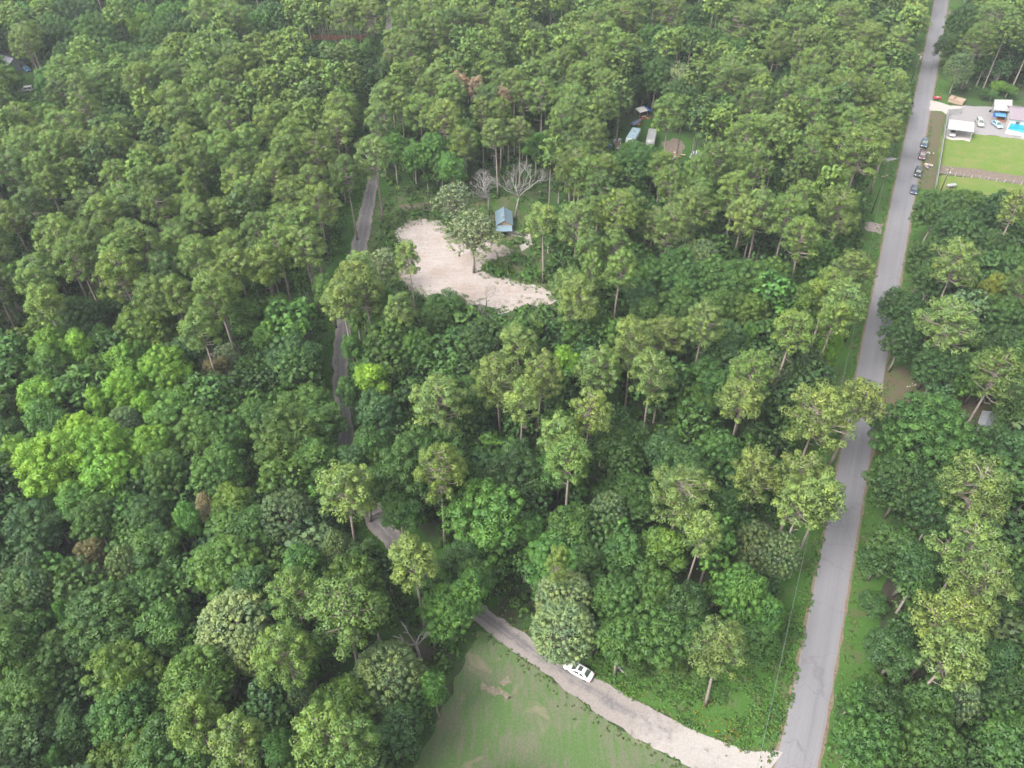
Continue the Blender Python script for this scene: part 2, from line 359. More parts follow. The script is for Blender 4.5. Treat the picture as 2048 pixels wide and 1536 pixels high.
def ribbon(name, L, Rr, mat, z, label, wob=0.25, seed=0.0, cols=10, sub=1.2):
    """strip between two world edge lines, with u across and v along in metres"""
    rows = []
    for i in range(len(L) - 1):
        n = max(1, int((L[i + 1] - L[i]).length / sub))
        for k in range(n): rows.append((L[i].lerp(L[i + 1], k / n), Rr[i].lerp(Rr[i + 1], k / n)))
    rows.append((L[-1], Rr[-1]))
    vs, fs, uvs = [], [], []; v = 0.0; pc = None
    for i, (a, b) in enumerate(rows):
        c = (a + b) / 2
        if pc is not None: v += (c - pc).length
        pc = c; d = (b - a).normalized()
        ja = mnoise.noise(Vector((v * 0.33, seed, 1))) * wob + mnoise.noise(Vector((v * 1.3, seed, 2))) * wob * 0.7
        jb = mnoise.noise(Vector((v * 0.33, seed, 5))) * wob + mnoise.noise(Vector((v * 1.3, seed, 6))) * wob * 0.7
        a2, b2 = a + d * ja, b + d * jb
        for k in range(cols + 1):
            q = a2.lerp(b2, k / cols); vs.append((q.x, q.y, z)); uvs.append((k / cols, v))
    for i in range(len(rows) - 1):
        for k in range(cols):
            a = i * (cols + 1) + k; fs.append((a, a + 1, a + cols + 2, a + cols + 1))
    me = bpy.data.meshes.new(name); me.from_pydata(vs, [], fs); me.materials.append(M[mat])
    ul = me.uv_layers.new(name='UVMap')
    for lp in me.loops: ul.data[lp.index].uv = uvs[lp.vertex_index]
    bm = bmesh.new(); bm.from_mesh(me)
    for f in bm.faces:
        if f.normal.z < 0: f.normal_flip()
    bm.to_mesh(me); bm.free()
    return tag(link(name, me), label, name.replace('_', ' '), kind='structure')
def smooth_line(pts, it=2):
    pts = [Vector(p) for p in pts]
    for _ in range(it):
        q = [pts[0]]
        for i in range(1, len(pts) - 1): q.append(pts[i - 1] * 0.2 + pts[i] * 0.6 + pts[i + 1] * 0.2)
        q.append(pts[-1]); pts = q
    return pts

# ================================================================== GROUND, ROADS
g = MB(); g.add([(-1500, -600, 0), (1500, -600, 0), (1500, 2200, 0), (-1500, 2200, 0)], [(0, 1, 2, 3)])
tag(g.build('ground', 'ground'), 'brown and green woodland floor under the trees', 'ground', kind='structure')

ROAD = [(0, 1870, 1898.5), (60, 1860, 1889.5), (155, 1838.7, 1872), (226, 1821, 1859), (297, 1806, 1846.5), (369, 1791, 1833.5), (420, 1779, 1824), (478, 1767, 1814),
        (525, 1759, 1806), (585, 1746, 1796), (664, 1729, 1783), (763, 1709, 1766), (842, 1694, 1753), (958, 1672, 1732.5), (1025, 1657.6, 1721), (1113, 1639, 1706),
        (1202, 1622, 1692), (1291, 1604, 1677.5), (1387, 1584.5, 1662), (1466, 1566, 1649), (1530, 1549, 1638), (1620, 1527, 1622)]
RL = [P(l, y) for y, l, r in ROAD]; RR = [P(r, y) for y, l, r in ROAD]
RL.insert(0, RL[0] + (RL[0] - RL[1]).normalized() * 500); RR.insert(0, RR[0] + (RL[0] - RL[1]).normalized() * 500)
RL.append(RL[-1] + (RL[-1] - RL[-2]).normalized() * 200); RR.append(RR[-1] + (RL[-1] - RL[-2]).normalized() * 200)
RL, RR = smooth_line(RL), smooth_line(RR)
def off(line, other, d): return [a + (a - b).normalized() * d for a, b in zip(line, other)]
ribbon('verge', off(RL, RR, 8.5), off(RL, RR, -0.5), 'verge', 0.02, 'grass verge with brown patches along the paved road under the wires', 1.2, 3.0)
ribbon('verge', off(RR, RL, -0.5), off(RR, RL, 6.0), 'verge', 0.021, 'narrow grass verge below the dark broadleaf trees across the road', 1.2, 8.0)
ribbon('road_shoulder', off(RL, RR, 0.38), off(RR, RL, 0.45), 'shoulder', 0.04, 'thin reddish dirt shoulder showing at both road edges', 0.45, 5.0)
ribbon('road', RL, RR, 'road', 0.06, 'straight grey chip-seal road running up the picture', 0.16, 1.0, 12)

LANE = [((1500, 1590), (1566, 1505)), ((1395, 1541), (1488, 1508)), ((1330, 1508), (1411, 1472)), ((1278, 1480), (1350, 1441)), ((1205, 1438), (1262, 1398)),
        ((1130, 1376), (1176, 1346)), ((1060, 1325), (1107, 1308)), ((1008, 1291), (1046, 1267)), ((957, 1250), (985, 1226)), ((870, 1180), (898, 1154)),
        ((782, 1110), (810, 1083)), ((735, 1062), (770, 1030)), ((703, 1000), (738, 975)), ((680, 925), (714, 910)), ((670, 850), (702, 842)), ((666, 790), (697, 786)),
        ((662, 721), (692, 719)), ((672, 646), (702, 646)), ((685, 580), (716, 580)), ((697, 516), (730, 516)), ((712, 450), (744, 450)), ((729, 390), (752, 390)),
        ((737, 350), (757, 350)), ((748, 300), (766, 300)), ((757, 220), (772, 220)), ((766, 120), (779, 120)), ((773, 40), (784, 40)), ((776, 0), (787, 0))]
LL = smooth_line([P(*a) for a, b in LANE], 1); LR = smooth_line([P(*b) for a, b in LANE], 1)
ribbon('lane_verge', off(LL[8:], LR[8:], 5.0), off(LR[8:], LL[8:], 3.0), 'lush', 0.024, 'lush green strip on both sides of the narrow lane', 1.2, 13.0)
ribbon('lane', LL, LR, 'lane', 0.075, 'narrow broken asphalt lane with sandy edges curving into the woods', 0.5, 4.0, 10, 0.8)

FIELD = [(985, 1272), (1060, 1326), (1130, 1378), (1205, 1440), (1300, 1494), (1400, 1545), (1480, 1620), (780, 1640), (818, 1536), (862, 1470), (880, 1420), (905, 1370), (935, 1310), (955, 1262)]
sheet('mown_field', px(*FIELD), 'field', 0.03, 'mown patchy field of faded grass below the lane', 0.6)
VERGE2 = [(1655, 1040), (1600, 1170), (1545, 1300), (1470, 1330), (1380, 1320), (1280, 1300), (1190, 1310), (1150, 1320), (1180, 1346), (1262, 1398), (1350, 1441), (1411, 1472), (1490, 1508), (1552, 1512), (1590, 1387), (1640, 1113)]
sheet('weedy_corner', px(*VERGE2), 'verge', 0.033, 'weedy green corner with orange flowers between lane and road', 0.6)
SAND = [(791, 471), (799, 454), (818, 443), (855, 439), (880, 442), (890, 462), (914, 478), (940, 490), (965, 480), (985, 478), (1010, 490), (1027, 503), (1003, 520), (975, 524), (960, 540), (976, 548), (993, 556),
        (1027, 558), (1048, 571), (1078, 573), (1101, 582), (1109, 601), (1099, 609), (1044, 612), (1006, 627), (969, 614), (912, 603), (833, 588), (799, 560), (804, 529), (801, 491)]
M['worn'] = grass_mat('worn_grass', (0.018, 0.046, 0.010), (0.042, 0.085, 0.018), (0.105, 0.088, 0.058), 0.44, 0.68, 0.28)
sheet('clearing_grass', px((745, 400), (800, 385), (900, 395), (1000, 390), (1065, 400), (1085, 470), (1080, 560), (1100, 580), (1010, 600), (790, 575), (735, 560), (735, 470)), 'worn', 0.027, 'green grass ringing the sandy clearing and the blue shed', 1.2)
sheet('sand_clearing', px(*SAND), 'sand', 0.05, 'bare pinkish sand clearing scraped in the woods', 0.8, 0.8)
sheet('sand_path', px((1015, 465), (1030, 462), (1062, 470), (1066, 487), (1050, 500), (1041, 503), (1040, 492), (1053, 484), (1048, 474), (1020, 470)), 'pale_gravel', 0.052, 'curved sandy footpath beside the blue shed', 0.3)
sheet('dirt_patch', px((800, 412), (850, 405), (900, 412), (905, 425), (860, 423), (810, 424)), 'dirt', 0.046, 'reddish bare strip at the wood edge above the sand', 0.6)
for _k, (_x, _y, _w, _h, _a) in enumerate(((995, 1384, 2.4, .8, -.5), (1012, 1362, .8, .4, 0))):
    _c = P(_x, _y); _pts = [_c + Vector((math.cos(_a) * _w * math.cos(t) - math.sin(_a) * _h * math.sin(t), math.sin(_a) * _w * math.cos(t) + math.cos(_a) * _h * math.sin(t), 0)) for t in [k * math.pi / 4 for k in range(8)]]
    sheet('bare_earth', _pts, 'scrape', 0.036 + _k * .001, 'pinkish bare scrape of earth in the mown field', 0.7, 0.25, sc=1.3)
# right-hand yard
sheet('lawn', px((1881, 272), (1940, 267), (1950, 268), (2048, 279), (2300, 300), (2300, 390), (2048, 354), (1963, 341), (1876, 331)), 'lawn', 0.03, 'yellow-green mown lawn inside the white fence', 0.3)
sheet('lawn', px((1872, 350), (1960, 357), (2048, 371), (2200, 390), (2200, 450), (2040, 440), (1950, 425), (1866, 395)), 'lawn', 0.031, 'lower lawn strip beside the dirt track, partly under trees', 0.5)
sheet('dirt_track', px((1877, 330), (1963, 340), (2048, 353), (2200, 373), (2200, 390), (2048, 370), (1960, 356), (1873, 348)), 'dirt', 0.036, 'brown dirt track between the two lawns', 0.5)
sheet('gravel_yard', px((1893, 229), (1926, 212), (1990, 214), (2048, 214), (2250, 220), (2250, 300), (2048, 279), (1950, 267), (1945, 262), (1890, 255)), 'gravel', 0.034, 'grey gravel yard with cars beside the turquoise pool', 0.4)
sheet('driveway', px((1861, 201), (1872, 203), (1898, 211), (1926, 213), (1893, 229), (1882, 222), (1858, 221)), 'pale_gravel', 0.064, 'pale sandy driveway mouth by the white gate', 0.3)
sheet('concrete_pad', px((1890, 256), (1948, 262), (1939, 284), (1925, 280), (1905, 281), (1886, 275)), 'concrete', 0.056, 'pale concrete pad under the white carport', 0.2)
sheet('roadside_grass', px((1862, 222), (1892, 228), (1880, 280), (1868, 378), (1838, 378), (1850, 300)), 'brown', 0.042, 'faded grass strip between parked cars and white fence', 0.3)
sheet('driveway', px((1730, 446), (1735, 444), (1768, 448), (1765, 470), (1735, 463), (1728, 458)), 'pink_gravel', 0.064, 'short pinkish gravel driveway off the road by the pines', 0.4)
sheet('driveway', px((1897, 20), (1915, 20), (1914, 30), (1894, 31)), 'dirt', 0.064, 'small dirt pull-off at the far end of the road', 0.3)
sheet('brown_yard', px((1762, 725), (1800, 735), (1860, 770), (1990, 780), (2060, 790), (2060, 880), (1960, 880), (1880, 850), (1790, 850), (1757, 850)), 'brown', 0.042, 'shaded red-brown leaf-strewn yard across the road', 0.8)
sheet('driveway', px((1757, 812), (1790, 822), (1830, 830), (1820, 848), (1780, 842), (1755, 850)), 'dirt', 0.066, 'shaded gravel driveway entering the brown yard', 0.4)
sheet('pale_drive', px((1880, 432), (1990, 420), (2080, 440), (2080, 480), (1990, 470), (1900, 462)), 'pale_gravel', 0.043, 'pale gravel glimpsed beneath the roadside broadleaf trees', 0.8)
sheet('caravan_clearing', px((1262, 240), (1300, 235), (1312, 256), (1372, 272), (1408, 296), (1392, 325), (1240, 322), (1205, 305), (1225, 280), (1255, 262)), 'lush', 0.028, 'rough grass clearing holding the caravans', 1.0)
sheet('bare_earth', px((1322, 285), (1350, 276), (1366, 282), (1372, 300), (1350, 312), (1330, 304)), 'dirt', 0.044, 'bare orange earth patch beside the white motorhome', 0.8)
sheet('backyard', px((0, 150), (60, 150), (90, 185), (110, 215), (60, 205), (-40, 200)), 'lush', 0.028, 'grass glimpsed around the white car near the grey house', 1.0)

# ================================================================== TREES: prototypes
def unit(a): return a / np.maximum(np.linalg.norm(a, axis=-1, keepdims=True), 1e-9)
def leaf_cloud(C, rad, cv, n, size, flat, seed, up=0.3, jit=0.6, fill=0.55, vspread=0.22):
    """rhombic leaf sprays over the clumps: (verts, faces, v)"""
    r = np.random.default_rng(seed); C = np.asarray(C, float); K = len(C)
    rad = np.asarray(rad, float); N = K * n
    d = unit(r.normal(size=(N, 3)) + np.array([0, 0, 0.35]))
    c = np.repeat(C, n, 0); rr = np.repeat(rad, n)
    sc = (fill + (1 - fill) * r.random(N) ** 0.6)
    p = c + d * (rr * sc)[:, None] * np.array([1, 1, flat])
    nrm = unit(d + np.array([0, 0, up]) + r.normal(size=(N, 3)) * jit)
    t = unit(np.cross(nrm, unit(r.normal(size=(N, 3))))); b = np.cross(nrm, t)
    s = size * (0.65 + 0.7 * r.random(N)); a1 = t * (s * 0.62)[:, None]; b1 = b * (s * 0.40)[:, None]
    V = np.stack([p - a1, p + b1, p + a1, p - b1], 1).reshape(-1, 3)
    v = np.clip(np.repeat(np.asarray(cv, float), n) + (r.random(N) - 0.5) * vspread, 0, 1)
    leaf_cloud.d = unit(d + np.array([0, 0, 0.25]))
    return V, v
def cloud_mesh(name, V, v, mat='leaf', tint=None, d=None):
    n = len(v); me = bpy.data.meshes.new(name)
    me.vertices.add(4 * n); me.vertices.foreach_set('co', V.astype(np.float32).ravel())
    me.loops.add(4 * n); me.loops.foreach_set('vertex_index', np.arange(4 * n, dtype=np.int32))
    me.polygons.add(n); me.polygons.foreach_set('loop_start', np.arange(0, 4 * n, 4, dtype=np.int32))
    me.update(calc_edges=True)
    a = me.attributes.new('v', 'FLOAT', 'FACE'); a.data.foreach_set('value', v.astype(np.float32))
    a = me.attributes.new('puff', 'FLOAT_VECTOR', 'FACE'); a.data.foreach_set('vector', (leaf_cloud.d if d is None else d).astype(np.float32).ravel())
    if tint is not None:
        t = me.attributes.new('tint', 'FLOAT_COLOR', 'FACE'); t.data.foreach_set('color', np.concatenate([tint, np.ones((n, 1))], 1).astype(np.float32).ravel())
    me.materials.append(M[mat]); return me

class Proto: pass
def finish_proto(Rc, H, hc, clumps, limbs, trunk_pts, trunk_r, bark, leaf, n, size, flat, seed, **kw):
    q = Proto(); q.R, q.H, q.hc = Rc, H, hc
    C = np.array([c[0] for c in clumps]); rad = np.array([c[1] for c in clumps]); cv = np.array([c[2] for c in clumps])
    q.V, q.v = leaf_cloud(C, rad, cv, n, size, flat, seed, **kw)
    q.d = leaf_cloud.d; q.crown = cloud_mesh('crown', q.V, q.v)
    m = MB(); m.tube(trunk_pts, trunk_r, 7)
    for pts, rr in limbs: m.tube(pts, rr, 4, cap=False)
    q.trunk = m.mesh('trunk', bark, True)
    return q
def pine_proto(Rc, Hc, n, seed, H=24.0, gap=0.0, leafn=105, size=0.25, cs=1.0, dome=False):
    r = random.Random(seed); z0 = H - Hc; clumps, limbs = [], []
    bend = Vector((r.uniform(-.5, .5), r.uniform(-.5, .5), 0)); kink = r.uniform(0.3, 0.7)
    def axis(z): t = z / H; return bend * math.sin(t * 3.1 * kink) + Vector((0, 0, z))
    for i in range(n):
        t = (i + 0.5) / n; t = t ** 0.9
        an = i * 2.399 + r.uniform(-.5, .5)
        prof = Rc * math.sqrt(max(0.03, 1 - ((t - 0.36) / 0.66) ** 2))
        if dome: prof = Rc * math.sqrt(max(0.02, 1 - (max(0, t - 0.22) / 0.80) ** 2)) * (1 if t > .12 else .8)
        rr = prof * (r.uniform(0.62, 1.0) if r.random() > 0.25 else r.uniform(0.25, 0.6)) if not dome else prof * (r.uniform(0.84, 1.02) if r.random() > 0.18 else r.uniform(0.3, 0.7))
        if r.random() < gap: continue
        z = z0 + Hc * t + r.uniform(-.5, .5)
        ax = axis(z); c = ax + Vector((math.cos(an) * rr, math.sin(an) * rr, 0))
        cr = r.uniform(0.55, 1.12) * cs
        clumps.append((tuple(c), cr, r.uniform(0.28, 0.68)))
        a0 = axis(max(z - rr * r.uniform(0.25, 0.5), z0 - 1.5)); mid = a0.lerp(c, 0.55) + Vector((0, 0, -0.18 * rr * r.random()))
        limbs.append(([a0, mid, c], [0.13, 0.09, 0.04]))
        if rr > 2.2 and r.random() < 0.75:                       # a second puff on the same limb
            c2 = a0.lerp(c, r.uniform(0.5, 0.72)) + Vector((r.uniform(-.8, .8), r.uniform(-.8, .8), r.uniform(0.0, 0.7)))
            clumps.append((tuple(c2), cr * r.uniform(0.7, 0.95), r.uniform(0.2, 0.7)))
    top = axis(H - 0.7); clumps.append((tuple(top), 1.0, 0.6))
    for k in range(3):                                            # dead snags under the crown
        z = z0 - r.uniform(0.5, 4.0); an = r.uniform(0, 6.28); a0 = axis(z)
        limbs.append(([a0, a0 + Vector((math.cos(an) * 1.3, math.sin(an) * 1.3, 0.2))], [0.07, 0.02]))
    tp = [axis(H * k / 8) for k in range(9)]; tr = [0.30 - 0.245 * k / 8 for k in range(9)]
    return finish_proto(Rc, H, H - Hc * 0.55, clumps, limbs, tp, tr, 'pine_bark', 'leaf', leafn, size, 0.78, seed, up=0.25, jit=0.7)
def broad_proto(Rc, Hc, H, lobes, per, seed, leafn=130, cr=(0.5, 1.2), size=0.255, dome=False, vr=(0.25, 0.68), fill=0.5, limbs_n=7, flat=0.85):
    r = random.Random(seed); zc = H - Hc * 0.5; clumps, limbs = [], []
    L = []
    if dome:
        for i in range(lobes * per):
            u = 1 - 1.55 * (i + 0.5) / (lobes * per); an = i * 2.399
            s = math.sqrt(max(0, 1 - u * u)) * r.uniform(0.86, 1.03)
            clumps.append(((Rc * s * math.cos(an), Rc * s * math.sin(an), zc + Hc * 0.5 * u * r.uniform(0.85, 1.02)), r.uniform(*cr), r.uniform(*vr)))
    else:
        for i in range(lobes):
            u = 0.92 - 1.35 * (i + 0.35) / lobes; an = i * 2.399 + r.uniform(-.4, .4); s = math.sqrt(max(0, 1 - u * u)) * r.uniform(0.50, 0.74)
            c = Vector((Rc * s * math.cos(an), Rc * s * math.sin(an), zc + Hc * 0.42 * u)); lr = Rc * r.uniform(0.30, 0.46)
            lv = r.uniform(-.10, .10)
            L.append((c, lr))
            for k in range(per):
                uu = 1 - 1.5 * (k + 0.5) / per; a2 = k * 2.399 + i
                ss = math.sqrt(max(0, 1 - uu * uu)); j = r.uniform(0.8, 1.08)
                clumps.append(((c.x + lr * ss * math.cos(a2) * j, c.y + lr * ss * math.sin(a2) * j, c.z + lr * uu * 0.85 * j), r.uniform(*cr), min(1, max(0, r.uniform(*vr) + lv))))
    fork = H - Hc * 0.85
    for i in range(limbs_n):
        an = i * 2.399 + r.random(); q = r.uniform(0.35, 0.8) * Rc
        e = Vector((q * math.cos(an), q * math.sin(an), zc + Hc * r.uniform(-0.1, 0.38)))
        s0 = Vector((0, 0, fork + r.uniform(-0.5, 1.5))); mid = s0.lerp(e, 0.5) + Vector((0, 0, r.uniform(-.3, .6)))
        limbs.append(([s0, mid, e], [0.17, 0.11, 0.04]))
        for k in range(2):
            e2 = mid + Vector((r.uniform(-1, 1), r.uniform(-1, 1), r.uniform(0.3, 1))) * (Rc * 0.4); limbs.append(([mid, e2], [0.08, 0.025]))
    tp = [Vector((0, 0, 0)), Vector((r.uniform(-.2, .2), r.uniform(-.2, .2), fork * 0.5)), Vector((0, 0, fork)), Vector((r.uniform(-.4, .4), r.uniform(-.4, .4), zc + Hc * 0.2))]
    return finish_proto(Rc, H, zc + Hc * 0.08, clumps, limbs, tp, [0.27, 0.22, 0.19, 0.08], 'bark', 'leaf', leafn, size, flat, seed, up=0.35, jit=0.65, fill=fill)

PROTO = {
    'pine_s': [pine_proto(3.2, 7.0, 50, 100 + i, dome=True) for i in range(4)],
    'pine_m': [pine_proto(4.4, 8.6, 66, 200 + i, gap=0.05, cs=1.1, dome=i < 2) for i in range(4)],
    'pine_l': [pine_proto(6.2, 9.0, 92, 300 + i, gap=0.16, cs=1.2) for i in range(4)],
    'broad_s': [broad_proto(3.0, 9.0, 13.0, 9, 9, 400 + i) for i in range(3)],
    'broad_m': [broad_proto(4.8, 11.0, 15.0, 15, 12, 500 + i) for i in range(4)],
    'broad_l': [broad_proto(7.6, 12.5, 16.0, 24, 16, 600 + i, leafn=120) for i in range(3)],
    'dome': [broad_proto(4.8, 11.0, 14.5, 14, 15, 700 + i, leafn=85, cr=(0.4, 0.85), size=0.235, dome=True, vr=(0.12, 0.92)) for i in range(3)],
    'sparse': [broad_proto(4.5, 10.0, 15.0, 14, 10, 800 + i, leafn=26, cr=(0.6, 1.1), size=0.34, fill=0.1, limbs_n=20) for i in range(2)],
}
# low-detail versions for the far mass of trees and for small understory
LOW = {
    'pine': [pine_proto(3.6, 7.2, 44, 900 + i, leafn=15, size=0.66, dome=i < 3) for i in range(4)],
    'broad': [broad_proto(4.2, 9.5, 14.0, 9, 9, 950 + i, leafn=14, cr=(0.6, 1.1), size=0.66, limbs_n=3) for i in range(4)],
}

# kind: (prototype family, height range, tint, plain words)
KIND = {
    'p': ('pine', (21, 25), (0.103, 0.168, 0.036), 'olive green'),
    'q': ('pine', (20, 24), (0.062, 0.114, 0.028), 'deep green'),
    'P': ('pine', (21, 25), (0.124, 0.186, 0.048), 'pale yellowish'),
    'x': ('pine', (20, 23), (0.225, 0.165, 0.115), 'rusty dead'),
    'o': ('broad', (13, 16), (0.049, 0.11, 0.022), 'mid green'),
    'd': ('broad', (12, 16), (0.036, 0.083, 0.021), 'dark green'),
    'b': ('broad', (13, 17), (0.063, 0.148, 0.027), 'bright green'),
    'y': ('broad', (14, 17), (0.125, 0.245, 0.026), 'bright yellow-green'),
    'Y': ('broad', (13, 16), (0.135, 0.175, 0.022), 'yellow'),
    'l': ('broad', (13, 16), (0.066, 0.124, 0.02), 'olive yellow'),
    't': ('broad', (11, 14), (0.046, 0.106, 0.034), 'blue-green'),
    'n': ('broad', (11, 13), (0.085, 0.08, 0.035), 'brownish'),
    'g': ('dome', (13, 16), (0.084, 0.136, 0.054), 'grey-green'),
    'G': ('dome', (13, 16), (0.128, 0.188, 0.084), 'pale grey-green'),
    's': ('sparse', (12, 15), (0.16, 0.215, 0.112), 'thin pale green'),
    'w': ('dome', (12, 14), (0.24, 0.225, 0.16), 'cream blossoming'),
}
